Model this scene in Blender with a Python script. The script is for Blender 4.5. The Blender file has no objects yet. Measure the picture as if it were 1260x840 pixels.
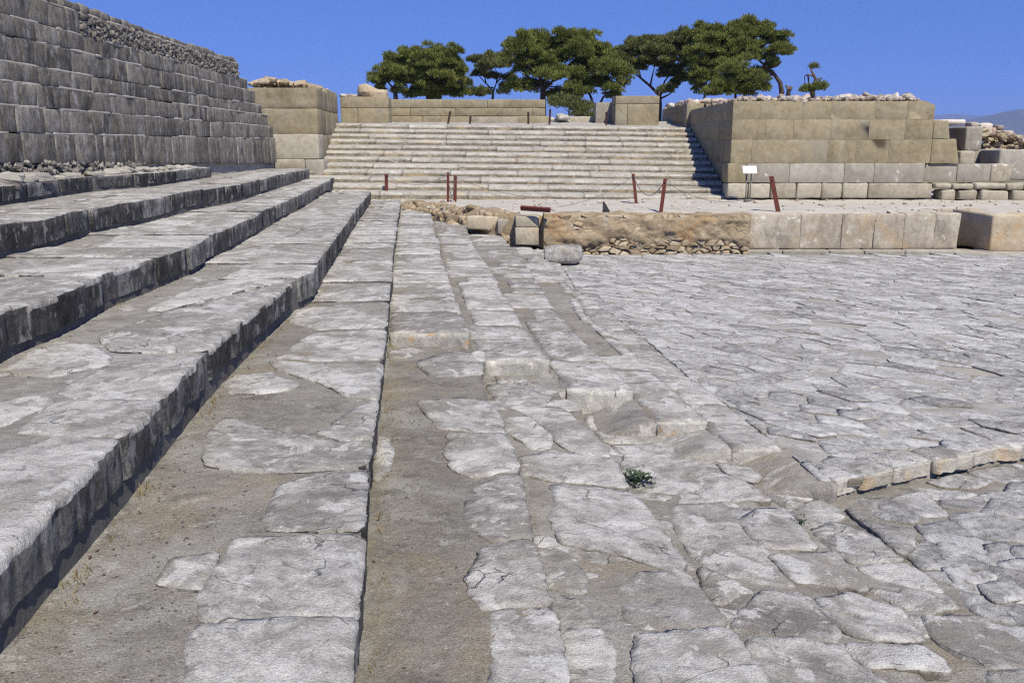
import bpy, math, random
import numpy as np
from mathutils import Vector, Matrix, Euler
from mathutils.geometry import delaunay_2d_cdt

SC = bpy.context.scene
COL = SC.collection
R = math.radians
random.seed(7)
RNG = np.random.default_rng(11)

# ------------------------------------------------------------------ camera
EYE = 1.6
FPX = 1080.0
HORIZON = 176.0
PITCH = math.atan((420 - HORIZON) / FPX)
cam_d = bpy.data.cameras.new('camera')
cam_d.sensor_width = 36.0
cam_d.lens = FPX / 1260 * 36
cam_d.clip_start = 0.05
cam_d.clip_end = 40000
cam = bpy.data.objects.new('camera', cam_d)
COL.objects.link(cam)
cam.location = (0, 0, EYE)
cam.rotation_euler = (math.pi / 2 - PITCH, 0, 0)
SC.camera = cam

# ------------------------------------------------------------------ light
SUN_EL, SUN_AZ = R(52), R(24)          # azimuth: from behind the camera towards the right
sun_dir = Vector((-math.sin(SUN_AZ) * math.cos(SUN_EL), math.cos(SUN_AZ) * math.cos(SUN_EL), -math.sin(SUN_EL)))
sd = bpy.data.lights.new('sun', 'SUN')
sd.energy = 5.0
sd.angle = R(0.53)
sd.color = (1.0, 0.94, 0.79)
so = bpy.data.objects.new('sun', sd)
COL.objects.link(so)
so.rotation_euler = sun_dir.to_track_quat('-Z', 'Y').to_euler()
w = bpy.data.worlds.new('World')
SC.world = w
w.use_nodes = True
wn = w.node_tree
wn.nodes.clear()
sky = wn.nodes.new('ShaderNodeTexSky')
sky.sky_type = 'NISHITA'
sky.sun_disc = False
sky.sun_elevation = SUN_EL
sky.sun_rotation = math.pi - SUN_AZ
sky.altitude = 2500
sky.air_density = 1.0
sky.dust_density = 0.0
sky.ozone_density = 6.0
bg = wn.nodes.new('ShaderNodeBackground')
bg.inputs[1].default_value = 0.15
wo = wn.nodes.new('ShaderNodeOutputWorld')
tcw = wn.nodes.new('ShaderNodeTexCoord')
lift = wn.nodes.new('ShaderNodeVectorMath'); lift.operation = 'ADD'
lift.inputs[1].default_value = (0, 0, 0.24)          # clear dry air: hardly any pale band over the horizon
nrmv = wn.nodes.new('ShaderNodeVectorMath'); nrmv.operation = 'NORMALIZE'
tint = wn.nodes.new('ShaderNodeMix'); tint.data_type = 'RGBA'; tint.blend_type = 'MULTIPLY'
tint.inputs[0].default_value = 1.0
tint.inputs[7].default_value = (0.60, 0.80, 1.20, 1)
wn.links.new(tcw.outputs['Generated'], lift.inputs[0])
wn.links.new(lift.outputs[0], nrmv.inputs[0])
wn.links.new(nrmv.outputs[0], sky.inputs[0])
wn.links.new(sky.outputs[0], tint.inputs[6])
wn.links.new(tint.outputs[2], bg.inputs[0])
wn.links.new(bg.outputs[0], wo.inputs[0])
vs = SC.view_settings
vs.view_transform = 'Standard'
vs.look = 'None'
vs.exposure = 0.24
vs.gamma = 1.0
SC.cycles.max_bounces = 6
SC.cycles.volume_bounces = 0
SC.cycles.use_denoising = False
SC.cycles.pixel_filter_type = 'BLACKMAN_HARRIS'
SC.cycles.filter_width = 1.25

# ------------------------------------------------------------------ projection of photograph points to the ground they stand on
SP, CP = math.sin(PITCH), math.cos(PITCH)
def at(px, py, a=0.0, b=0.0):
    """point of the plane z = a + b*Y seen at photograph pixel px, py"""
    u, v = (px - 630) / FPX, (py - 420) / FPX
    F, D = CP - v * SP, SP + v * CP
    t = (EYE - a) / (D + b * F)
    return np.array((t * u, t * F))
def at_y(px, py, Y):
    """point at distance Y in front of the camera seen at pixel"""
    u, v = (px - 630) / FPX, (py - 420) / FPX
    F, D = CP - v * SP, SP + v * CP
    t = Y / F
    return Vector((t * u, Y, EYE - t * D))
def zy(py, Y): return at_y(630, py, Y).z
def xy(px, py, Y): return at_y(px, py, Y).x

# ------------------------------------------------------------------ noise
_perm = np.random.default_rng(3).permutation(512).astype(np.int64)
_perm = np.concatenate([_perm, _perm, _perm])
_val = np.random.default_rng(4).random(512)
def vnoise(p):
    p = np.asarray(p, float)
    i = np.floor(p).astype(np.int64)
    f = p - i
    f = f * f * (3 - 2 * f)
    i &= 511
    def h(dx, dy, dz):
        a = _perm[(i[:, 0] + dx) & 511]
        a = _perm[(a + i[:, 1] + dy) & 511]
        a = _perm[(a + i[:, 2] + dz) & 511]
        return _val[a]
    x, y, z = f[:, 0], f[:, 1], f[:, 2]
    l = lambda a, b, t: a + (b - a) * t
    return l(l(l(h(0,0,0), h(1,0,0), x), l(h(0,1,0), h(1,1,0), x), y),
             l(l(h(0,0,1), h(1,0,1), x), l(h(0,1,1), h(1,1,1), x), y), z) * 2 - 1
def fbm(p, octaves=4, gain=0.5):
    p = np.asarray(p, float)
    s, a, t = 0, 1.0, 0
    for k in range(octaves):
        s = s + a * vnoise(p * 2 ** k + 17.3 * k)
        t += a
        a *= gain
    return s / t

# ------------------------------------------------------------------ objects
def mesh(name, verts, faces, mats=(), midx=None, smooth=True):
    me = bpy.data.meshes.new(name)
    me.from_pydata([tuple(v) for v in np.asarray(verts).tolist()], [], [tuple(f) for f in faces])
    for m in mats: me.materials.append(m)
    if midx is not None: me.polygons.foreach_set('material_index', np.asarray(midx, np.int32))
    me.polygons.foreach_set('use_smooth', np.full(len(me.polygons), smooth))
    me.update()
    return me
def obj(name, me, parent=None, kind=None, label=None):
    o = bpy.data.objects.new(name, me)
    COL.objects.link(o)
    if parent is not None:
        o.parent = parent
        if parent.type == 'EMPTY':
            o.location = -Vector(parent.location)
    if kind: o['kind'] = kind
    if label: o['label'] = label
    return o
def tag(o, label, cat, group=None):
    o['label'] = label
    o['category'] = cat
    if group: o['group'] = group
    return o
def thing(name, label, cat, loc=(0, 0, 0), group=None):
    o = bpy.data.objects.new(name, None)
    COL.objects.link(o)
    o.location = loc
    o.empty_display_size = 0.2
    return tag(o, label, cat, group)
class Bag:
    """collects geometry that becomes one mesh"""
    def __init__(s): s.v, s.f, s.m, s.n = [], [], [], 0
    def add(s, v, f, m=0):
        v = np.asarray(v, float)
        s.v.append(v)
        n = s.n
        s.f.extend([tuple(i + n for i in q) for q in f])
        s.m.extend(m if hasattr(m, '__len__') else [m] * len(f))
        s.n += len(v)
    def mesh(s, name, mats, smooth=True):
        return mesh(name, np.concatenate(s.v), s.f, mats, s.m, smooth)

# ------------------------------------------------------------------ materials
class NT:
    def __init__(s, name):
        s.mat = bpy.data.materials.new(name)
        s.mat.use_nodes = True
        s.t = s.mat.node_tree
        s.t.nodes.clear()
        s.out = s.n('ShaderNodeOutputMaterial')
    def n(s, typ, **kw):
        x = s.t.nodes.new(typ)
        for k, v in kw.items(): setattr(x, k, v)
        return x
    def put(s, sock, v):
        if isinstance(v, bpy.types.NodeSocket): s.t.links.new(v, sock)
        else: sock.default_value = v
    def math(s, op, a, b=0.0, c=0.0, clamp=False):
        x = s.n('ShaderNodeMath', operation=op, use_clamp=clamp)
        s.put(x.inputs[0], a); s.put(x.inputs[1], b); s.put(x.inputs[2], c)
        return x.outputs[0]
    def vmath(s, op, a, b):
        x = s.n('ShaderNodeVectorMath', operation=op)
        s.put(x.inputs[0], a); s.put(x.inputs[1], b)
        return x.outputs[0]
    def noise(s, vec, scale, detail=6, rough=0.6, dist=0.0):
        x = s.n('ShaderNodeTexNoise')
        s.put(x.inputs['Vector'], vec)
        x.inputs['Scale'].default_value = scale
        x.inputs['Detail'].default_value = detail
        x.inputs['Roughness'].default_value = rough
        x.inputs['Distortion'].default_value = dist
        return x.outputs['Fac']
    def ramp(s, fac, stops):
        x = s.n('ShaderNodeValToRGB')
        s.put(x.inputs[0], fac)
        e = x.color_ramp.elements
        while len(e) < len(stops): e.new(0.5)
        for el, (p, c) in zip(e, stops):
            el.position = p
            el.color = (*c, 1) if hasattr(c, '__len__') else (c, c, c, 1)
        return x.outputs[0]
    def step(s, fac, lo, hi):
        x = s.n('ShaderNodeMapRange', interpolation_type='SMOOTHSTEP')
        s.put(x.inputs[0], fac)
        x.inputs[1].default_value = lo
        x.inputs[2].default_value = hi
        return x.outputs[0]
    def mix(s, fac, a, b, typ='MIX'):
        x = s.n('ShaderNodeMix', data_type='RGBA', blend_type=typ)
        s.put(x.inputs[0], fac)
        for k, v in ((6, a), (7, b)):
            s.put(x.inputs[k], v if isinstance(v, bpy.types.NodeSocket) else (*v, 1))
        return x.outputs[2]
    def coords(s, stretch=(1, 1, 1), per_stone=True, turn=0.0):
        tc = s.n('ShaderNodeTexCoord')
        v = tc.outputs['Object']
        oi = s.n('ShaderNodeObjectInfo')
        ge = s.n('ShaderNodeNewGeometry')
        s.rnd = s.math('FRACT', s.math('ADD', s.math('MULTIPLY', oi.outputs['Random'], 7.31), ge.outputs['Random Per Island']))
        s.base = v
        if per_stone:
            cb = s.n('ShaderNodeCombineXYZ')
            s.put(cb.inputs[0], s.math('MULTIPLY', s.rnd, 91.7))
            s.put(cb.inputs[1], s.math('MULTIPLY', s.rnd, -57.3))
            s.put(cb.inputs[2], s.math('MULTIPLY', s.rnd, 33.1))
            v = s.vmath('ADD', v, cb.outputs[0])
        if per_stone and turn:
            vr = s.n('ShaderNodeVectorRotate', rotation_type='Z_AXIS')
            s.put(vr.inputs['Vector'], v)
            s.put(vr.inputs['Angle'], s.math('MULTIPLY', s.math('SUBTRACT', s.math('FRACT', s.math('MULTIPLY', s.rnd, 17.7)), 0.5), turn))
            v = vr.outputs[0]
        s.raw = v
        return s.vmath('MULTIPLY', v, stretch)
    def finish(s, col, height=None, strength=0.5, dist=0.02, rough=0.88, spec=0.25, transl=None):
        p = s.n('ShaderNodeBsdfPrincipled')
        s.put(p.inputs['Base Color'], col if isinstance(col, bpy.types.NodeSocket) else (*col, 1))
        s.put(p.inputs['Roughness'], rough)
        p.inputs['Specular IOR Level'].default_value = spec
        if height is not None:
            b = s.n('ShaderNodeBump')
            b.inputs['Strength'].default_value = strength
            b.inputs['Distance'].default_value = dist
            s.put(b.inputs['Height'], height)
            s.put(p.inputs['Normal'], b.outputs[0])
        s.t.links.new(p.outputs[0], s.out.inputs[0])
        return s.mat

def stone_mat(name, dark, mid, light, stretch=(1, 1, 1), scale=1.0, patches=(), streak=None, bump=0.6, dist=0.015,
              rnd=0.25, fine=0.22, lo=0.30, hi=0.70, warm=None, cracks=0.0, grain=0.35, turn=0.0):
    m = NT(name)
    v = m.coords(stretch, turn=turn)
    n1 = m.noise(v, 1.6 * scale, 8, 0.62, 0.3)
    n2 = m.noise(v, 7.0 * scale, 9, 0.68, 0.5)
    n3 = m.noise(v, 46.0 * scale, 5, 0.6)
    f = m.math('ADD', m.math('MULTIPLY', n1, 0.40), m.math('MULTIPLY', n2, 0.60 - fine * 0.5))
    f = m.math('ADD', f, m.math('MULTIPLY', n3, fine * 0.5))
    f = m.math('ADD', f, m.math('MULTIPLY', m.math('SUBTRACT', m.rnd, 0.5), rnd * 0.35))
    col = m.ramp(f, [(lo, dark), ((lo + hi) / 2, mid), (hi, light)])
    for (sc, t0, t1, amount, c) in patches:
        pm = m.noise(m.raw, sc, 7, 0.65, 0.6)
        col = m.mix(m.math('MULTIPLY', m.step(pm, t0, t1), amount), col, c)
    if streak:
        sx, amount, c, t0, t1 = streak
        sv = m.vmath('MULTIPLY', m.raw, (sx, sx, sx * 0.09))
        sm = m.noise(sv, 1.0, 5, 0.6, 0.2)
        brk_ = m.step(m.noise(m.raw, 5.0, 5, 0.7), 0.40, 0.60)
        col = m.mix(m.math('MULTIPLY', m.math('MULTIPLY', m.step(sm, t0, t1), brk_), amount), col, c)
    if warm:
        col = m.mix(m.math('MULTIPLY', m.step(m.rnd, 0.3, 1.0), warm[0]), col, warm[1])
    sp = m.step(m.noise(m.raw, 85 * scale, 3, 0.5), 0.62, 0.74)
    col = m.mix(m.math('MULTIPLY', sp, 0.45), col, tuple(x * 0.5 for x in dark))
    n4 = m.noise(m.raw, 120 * scale, 4, 0.75)
    col = m.mix(1.0, col, m.ramp(n4, [(0.28, 1 - grain), (0.5, 1.0), (0.72, 1 + grain * 0.8)]), 'MULTIPLY')
    h = m.math('ADD', m.math('MULTIPLY', n2, 0.6), m.math('ADD', m.math('MULTIPLY', n3, 0.28), m.math('MULTIPLY', n4, 0.12)))
    if cracks:
        wv = m.n('ShaderNodeTexNoise')
        m.put(wv.inputs['Vector'], m.raw)
        wv.inputs['Scale'].default_value = 4.0
        wv.inputs['Detail'].default_value = 5
        wob = m.vmath('ADD', m.vmath('MULTIPLY', wv.outputs['Color'], (0.30, 0.30, 0.30)), m.vmath('MULTIPLY', m.raw, (1.0, 2.2, 1.0)))
        vo = m.n('ShaderNodeTexVoronoi', feature='DISTANCE_TO_EDGE')
        m.put(vo.inputs['Vector'], wob)
        vo.inputs['Scale'].default_value = 1.7
        line = m.math('SUBTRACT', 1.0, m.step(vo.outputs['Distance'], 0.001, 0.010))
        line = m.math('MULTIPLY', line, m.step(m.noise(m.raw, 2.6, 3, 0.6), 0.52, 0.62))
        col = m.mix(m.math('MULTIPLY', line, cracks), col, (0.10, 0.09, 0.08))
        h = m.math('SUBTRACT', h, m.math('MULTIPLY', line, 0.5))
    return m.finish(col, h, bump, dist)

WHITE = (0.66, 0.65, 0.63)
RUST = (0.46, 0.25, 0.11)
M = {}
M['slab'] = stone_mat('weathered_limestone', (0.185, 0.172, 0.154), (0.38, 0.362, 0.33), (0.555, 0.533, 0.49), (1, 1.5, 1), 1.25,
                      patches=[(1.9, 0.48, 0.62, 0.75, (0.235, 0.215, 0.182)), (3.4, 0.56, 0.61, 0.7, (0.58, 0.562, 0.525)), (1.7, 0.63, 0.72, 0.5, (0.40, 0.29, 0.19)),
                               (9.0, 0.59, 0.65, 0.6, (0.15, 0.14, 0.128)), (14.0, 0.60, 0.64, 0.6, (0.56, 0.54, 0.50))], bump=1.0, dist=0.035, lo=0.39, hi=0.61, cracks=0.35, grain=0.5, turn=1.6, rnd=0.3)
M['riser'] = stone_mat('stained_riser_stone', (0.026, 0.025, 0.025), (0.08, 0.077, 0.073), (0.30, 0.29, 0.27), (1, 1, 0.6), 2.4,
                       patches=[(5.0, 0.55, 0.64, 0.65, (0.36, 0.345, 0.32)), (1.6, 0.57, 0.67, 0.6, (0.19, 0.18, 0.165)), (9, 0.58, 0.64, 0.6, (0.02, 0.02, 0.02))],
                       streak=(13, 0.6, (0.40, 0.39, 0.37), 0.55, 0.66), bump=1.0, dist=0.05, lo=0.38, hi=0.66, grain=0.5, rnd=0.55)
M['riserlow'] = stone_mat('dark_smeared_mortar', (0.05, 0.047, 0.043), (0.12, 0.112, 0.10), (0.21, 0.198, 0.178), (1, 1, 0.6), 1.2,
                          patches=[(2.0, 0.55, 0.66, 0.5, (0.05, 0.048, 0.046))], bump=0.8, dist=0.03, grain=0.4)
M['end'] = stone_mat('lichen_block_face', (0.17, 0.163, 0.147), (0.43, 0.41, 0.365), (0.66, 0.635, 0.57), (1, 1, 0.6), 1.8,
                     patches=[(2.6, 0.55, 0.63, 0.9, (0.46, 0.27, 0.12)), (4.0, 0.60, 0.66, 0.7, (0.70, 0.66, 0.56))], bump=0.9, dist=0.03)
M['kerb'] = stone_mat('cream_kerb_face', (0.26, 0.235, 0.19), (0.46, 0.425, 0.355), (0.66, 0.63, 0.56), (1, 1, 1), 1.6,
                      patches=[(2.4, 0.54, 0.64, 0.6, (0.48, 0.32, 0.17)), (5, 0.58, 0.64, 0.6, (0.24, 0.225, 0.2))], bump=1.0, dist=0.03, grain=0.4)
M['mortar'] = stone_mat('old_mortar', (0.135, 0.122, 0.10), (0.22, 0.202, 0.17), (0.30, 0.278, 0.236), (1, 1.5, 1), 1.2,
                        patches=[(0.9, 0.54, 0.64, 0.5, (0.25, 0.20, 0.13)), (26, 0.64, 0.68, 0.7, (0.40, 0.38, 0.34)), (1.3, 0.53, 0.64, 0.7, (0.30, 0.285, 0.255)), (3.6, 0.56, 0.66, 0.6, (0.10, 0.091, 0.078)), (0.6, 0.58, 0.68, 0.6, (0.34, 0.32, 0.28)),
                                 (4.5, 0.60, 0.66, 0.5, (0.40, 0.385, 0.35)), (48, 0.60, 0.65, 0.6, (0.085, 0.078, 0.068)), (70, 0.61, 0.65, 0.6, (0.42, 0.40, 0.36))], bump=1.0, dist=0.025, fine=0.5, lo=0.36, hi=0.64, grain=0.7)
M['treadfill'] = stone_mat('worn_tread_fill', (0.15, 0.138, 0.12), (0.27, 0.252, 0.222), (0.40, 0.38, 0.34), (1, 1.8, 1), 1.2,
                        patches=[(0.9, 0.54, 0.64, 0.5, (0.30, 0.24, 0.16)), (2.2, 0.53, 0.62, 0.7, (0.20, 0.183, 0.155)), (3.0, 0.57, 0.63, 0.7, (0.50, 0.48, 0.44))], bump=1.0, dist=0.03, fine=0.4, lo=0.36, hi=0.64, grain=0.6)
M['flag'] = stone_mat('paving_flagstone', (0.175, 0.166, 0.155), (0.41, 0.395, 0.368), (0.61, 0.59, 0.555), (1, 1.4, 1), 1.9,
                      patches=[(2.4, 0.55, 0.65, 0.6, (0.31, 0.29, 0.26)), (3.6, 0.58, 0.64, 0.6, (0.66, 0.645, 0.61)), (1.6, 0.62, 0.70, 0.5, (0.45, 0.37, 0.27)), (11, 0.58, 0.65, 0.6, (0.16, 0.155, 0.148))], bump=1.0, dist=0.035, rnd=0.35, lo=0.37, hi=0.63, cracks=0.25, grain=0.5, turn=2.6)
M['bed'] = stone_mat('dusty_joint_earth', (0.20, 0.185, 0.16), (0.33, 0.31, 0.275), (0.44, 0.42, 0.375), (1, 1, 1), 1.2,
                    patches=[(0.8, 0.55, 0.65, 0.6, (0.36, 0.30, 0.22))], bump=0.8, dist=0.02, fine=0.4, grain=0.5)
M['dirt'] = stone_mat('pale_trodden_earth', (0.30, 0.27, 0.225), (0.42, 0.385, 0.325), (0.52, 0.48, 0.415), (1, 1, 1), 0.7,
                      patches=[(9, 0.64, 0.70, 0.6, (0.26, 0.24, 0.21))], bump=0.5, dist=0.02, fine=0.4)
M['wall'] = stone_mat('grey_weathered_ashlar', (0.062, 0.055, 0.046), (0.20, 0.18, 0.148), (0.38, 0.35, 0.29), (1, 1, 0.55), 1.9,
                      patches=[(1.1, 0.58, 0.68, 0.6, (0.27, 0.225, 0.155)), (2.0, 0.53, 0.64, 0.65, (0.045, 0.042, 0.04)), (5, 0.6, 0.68, 0.6, (0.36, 0.345, 0.31))],
                      streak=(5.0, 0.8, (0.42, 0.40, 0.365), 0.50, 0.66), bump=1.0, dist=0.04, rnd=0.35, lo=0.36, hi=0.66, grain=0.5)
M['wallmortar'] = stone_mat('pale_lime_mortar', (0.22, 0.20, 0.175), (0.34, 0.315, 0.28), (0.46, 0.435, 0.39), bump=0.5)
M['sand'] = stone_mat('buff_sandstone_block', (0.16, 0.13, 0.078), (0.265, 0.222, 0.14), (0.355, 0.305, 0.208), (1, 1, 1), 1.0,
                      patches=[(0.9, 0.57, 0.68, 0.5, (0.36, 0.325, 0.25)), (0.8, 0.58, 0.70, 0.45, (0.36, 0.235, 0.115)), (2.2, 0.57, 0.68, 0.3, (0.15, 0.13, 0.095)), (0.45, 0.58, 0.66, 0.5, (0.225, 0.215, 0.185))],
                      bump=0.5, dist=0.02, rnd=0.25, fine=0.25, lo=0.34, hi=0.66, grain=0.4)
M['grey'] = stone_mat('grey_plaster_block', (0.20, 0.175, 0.14), (0.30, 0.27, 0.222), (0.42, 0.39, 0.335), (1, 1, 0.7), 0.9,
                      patches=[(1.1, 0.57, 0.67, 0.6, (0.21, 0.19, 0.165)), (2.2, 0.60, 0.68, 0.7, (0.62, 0.59, 0.53)), (0.8, 0.63, 0.73, 0.5, (0.42, 0.31, 0.19))], bump=0.6, rnd=0.4)
M['cream'] = stone_mat('cream_foundation_stone', (0.19, 0.163, 0.12), (0.335, 0.295, 0.225), (0.48, 0.44, 0.355), (1, 1, 1), 1.0,
                       patches=[(1.6, 0.58, 0.68, 0.5, (0.34, 0.315, 0.27)), (2.0, 0.63, 0.72, 0.5, (0.50, 0.38, 0.2))], bump=0.7, rnd=0.5)
M['ortho'] = stone_mat('stained_orthostat', (0.23, 0.19, 0.142), (0.39, 0.338, 0.262), (0.54, 0.485, 0.40), (1, 1, 0.6), 0.9,
                       patches=[(1.3, 0.53, 0.68, 0.6, (0.46, 0.32, 0.18)), (1.5, 0.53, 0.64, 0.7, (0.22, 0.195, 0.165)), (2.8, 0.60, 0.66, 0.8, (0.70, 0.67, 0.60)), (9, 0.6, 0.68, 0.5, (0.2, 0.18, 0.15))], bump=0.9, dist=0.03, rnd=0.05, lo=0.36, hi=0.64)
M['rubble'] = stone_mat('orange_rubble_stone', (0.23, 0.175, 0.11), (0.37, 0.295, 0.195), (0.52, 0.445, 0.33), (1, 1, 1), 1.3,
                        patches=[(1.1, 0.55, 0.66, 0.7, (0.50, 0.33, 0.16)), (2.0, 0.60, 0.68, 0.6, (0.33, 0.315, 0.29))], bump=0.9, dist=0.03, rnd=0.9)
M['rubmort'] = stone_mat('earthy_rubble_mortar', (0.19, 0.14, 0.085), (0.37, 0.29, 0.19), (0.55, 0.475, 0.36), (1, 1, 1), 2.0,
                         patches=[(1.2, 0.55, 0.66, 0.6, (0.44, 0.27, 0.13)), (1.6, 0.58, 0.68, 0.7, (0.36, 0.345, 0.315))], bump=1.0, dist=0.06)
M['topstone'] = stone_mat('mixed_loose_stone', (0.22, 0.18, 0.145), (0.38, 0.325, 0.265), (0.58, 0.53, 0.46), (1, 1, 1), 2.0,
                          patches=[(0.6, 0.5, 0.62, 0.5, (0.42, 0.27, 0.19))], bump=0.7, rnd=1.1)
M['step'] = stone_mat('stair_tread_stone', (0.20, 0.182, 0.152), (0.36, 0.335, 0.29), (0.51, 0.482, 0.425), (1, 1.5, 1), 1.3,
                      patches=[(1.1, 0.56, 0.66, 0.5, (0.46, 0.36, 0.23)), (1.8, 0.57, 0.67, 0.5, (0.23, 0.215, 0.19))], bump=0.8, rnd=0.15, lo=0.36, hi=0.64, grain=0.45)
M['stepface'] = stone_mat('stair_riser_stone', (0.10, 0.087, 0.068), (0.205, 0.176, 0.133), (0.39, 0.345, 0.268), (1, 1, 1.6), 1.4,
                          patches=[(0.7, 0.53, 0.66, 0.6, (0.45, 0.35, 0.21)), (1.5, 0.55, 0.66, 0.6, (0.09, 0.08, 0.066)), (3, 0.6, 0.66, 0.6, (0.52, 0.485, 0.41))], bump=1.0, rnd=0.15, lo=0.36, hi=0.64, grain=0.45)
M['core'] = stone_mat('packed_pebble_rubble', (0.10, 0.092, 0.082), (0.24, 0.22, 0.19), (0.48, 0.45, 0.39), (1, 1, 1), 4.0, bump=1.0, dist=0.04, rnd=1.0)
M['hill'] = stone_mat('scrubby_hill', (0.035, 0.04, 0.022), (0.07, 0.07, 0.04), (0.16, 0.14, 0.09), (1, 1, 1), 0.006, bump=0.0, rnd=0)
M['palerock'] = stone_mat('pale_loose_rock', (0.26, 0.24, 0.20), (0.42, 0.395, 0.345), (0.58, 0.555, 0.50), (1, 1, 1), 1.6, bump=0.9, dist=0.03, rnd=0.4)
M['soil'] = stone_mat('dry_hill_soil', (0.13, 0.115, 0.08), (0.22, 0.19, 0.13), (0.30, 0.265, 0.19), (1, 1, 1), 0.15,
                      patches=[(0.05, 0.45, 0.6, 0.7, (0.10, 0.11, 0.055))], bump=0.3, rnd=0)
def simple_mat(name, col, var=0.25, scale=12, rough=0.7, metal=0.0, c2=None):
    m = NT(name)
    v = m.coords(per_stone=False)
    f = m.noise(v, scale, 6, 0.65)
    a = tuple(x * (1 - var) for x in col)
    c = m.ramp(f, [(0.3, a), (0.7, c2 or tuple(x * (1 + var) for x in col))])
    mt = m.finish(c, f, 0.3, 0.004, rough)
    return mt
M['rustmetal'] = simple_mat('rusty_painted_steel', (0.115, 0.032, 0.024), 0.35, 18, 0.7)
M['darkrust'] = simple_mat('dark_rusty_iron', (0.045, 0.026, 0.02), 0.35, 18, 0.75)
M['cable'] = simple_mat('grey_steel_cable', (0.10, 0.095, 0.09), 0.2, 30, 0.6)
M['galv'] = simple_mat('grey_metal_stand', (0.16, 0.15, 0.14), 0.2, 20, 0.55)
M['black'] = simple_mat('black_housing', (0.018, 0.018, 0.02), 0.2, 10, 0.5)
M['bark'] = simple_mat('pine_bark', (0.065, 0.047, 0.036), 0.45, 6, 0.9)
M['deadwood'] = simple_mat('dead_grey_wood', (0.12, 0.09, 0.07), 0.4, 6, 0.9)
M['redleaf'] = simple_mat('fallen_brown_leaf', (0.13, 0.075, 0.04), 0.4, 20, 0.8)
def panel_mat():
    m = NT('printed_white_panel')
    v = m.coords(per_stone=False)
    sv = m.vmath('MULTIPLY', v, (18, 18, 60))
    f = m.step(m.noise(sv, 1.0, 3, 0.6), 0.56, 0.62)
    return m.finish(m.mix(m.math('MULTIPLY', f, 0.5), (0.80, 0.80, 0.78), (0.30, 0.31, 0.33)), rough=0.4)
M['panel'] = panel_mat()
def leaf_mat(name, dark, light):
    m = NT(name)
    v = m.coords(per_stone=False)
    f = m.math('ADD', m.math('MULTIPLY', m.noise(v, 0.55, 3, 0.6), 0.7), m.math('MULTIPLY', m.rnd, 0.3))
    c = m.ramp(f, [(0.3, dark), (0.7, light)])
    d = m.n('ShaderNodeBsdfDiffuse'); t = m.n('ShaderNodeBsdfTranslucent'); mx = m.n('ShaderNodeMixShader')
    m.put(d.inputs[0], c)
    m.put(t.inputs[0], c)
    mx.inputs[0].default_value = 0.32
    m.t.links.new(d.outputs[0], mx.inputs[1]); m.t.links.new(t.outputs[0], mx.inputs[2])
    m.t.links.new(mx.outputs[0], m.out.inputs[0])
    return m.mat
M['pine'] = leaf_mat('pine_needles', (0.10, 0.125, 0.034), (0.285, 0.30, 0.085))
M['pine2'] = leaf_mat('olive_pine_needles', (0.10, 0.115, 0.045), (0.25, 0.255, 0.095))
M['herb'] = leaf_mat('grey_green_herb', (0.05, 0.075, 0.045), (0.11, 0.15, 0.09))

# ------------------------------------------------------------------ shapes
def resample(poly, res):
    poly = np.asarray(poly, float)
    out = []
    n = len(poly)
    for i in range(n):
        a, b = poly[i], poly[(i + 1) % n]
        k = max(1, int(np.linalg.norm(b - a) / res))
        for j in range(k): out.append(a + (b - a) * j / k)
    return np.array(out)
def area(poly):
    x, y = np.asarray(poly).T
    return 0.5 * np.sum(x * np.roll(y, -1) - y * np.roll(x, -1))
def inside(pts, poly):
    x, y = pts[:, 0], pts[:, 1]
    r = np.zeros(len(pts), bool)
    n = len(poly)
    for i in range(n):
        x0, y0 = poly[i]; x1, y1 = poly[(i + 1) % n]
        c = (y0 > y) != (y1 > y)
        r ^= c & (x < (x1 - x0) * (y - y0) / (y1 - y0 + 1e-12) + x0)
    return r
def soften(poly, k=1):
    """cuts corners once, so traced stones are not polygons"""
    p = np.asarray(poly, float)
    for _ in range(k):
        q = np.roll(p, -1, 0)
        p = np.stack([p * 0.93 + q * 0.07, p * 0.07 + q * 0.93], 1).reshape(-1, 2)
    return p
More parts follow.
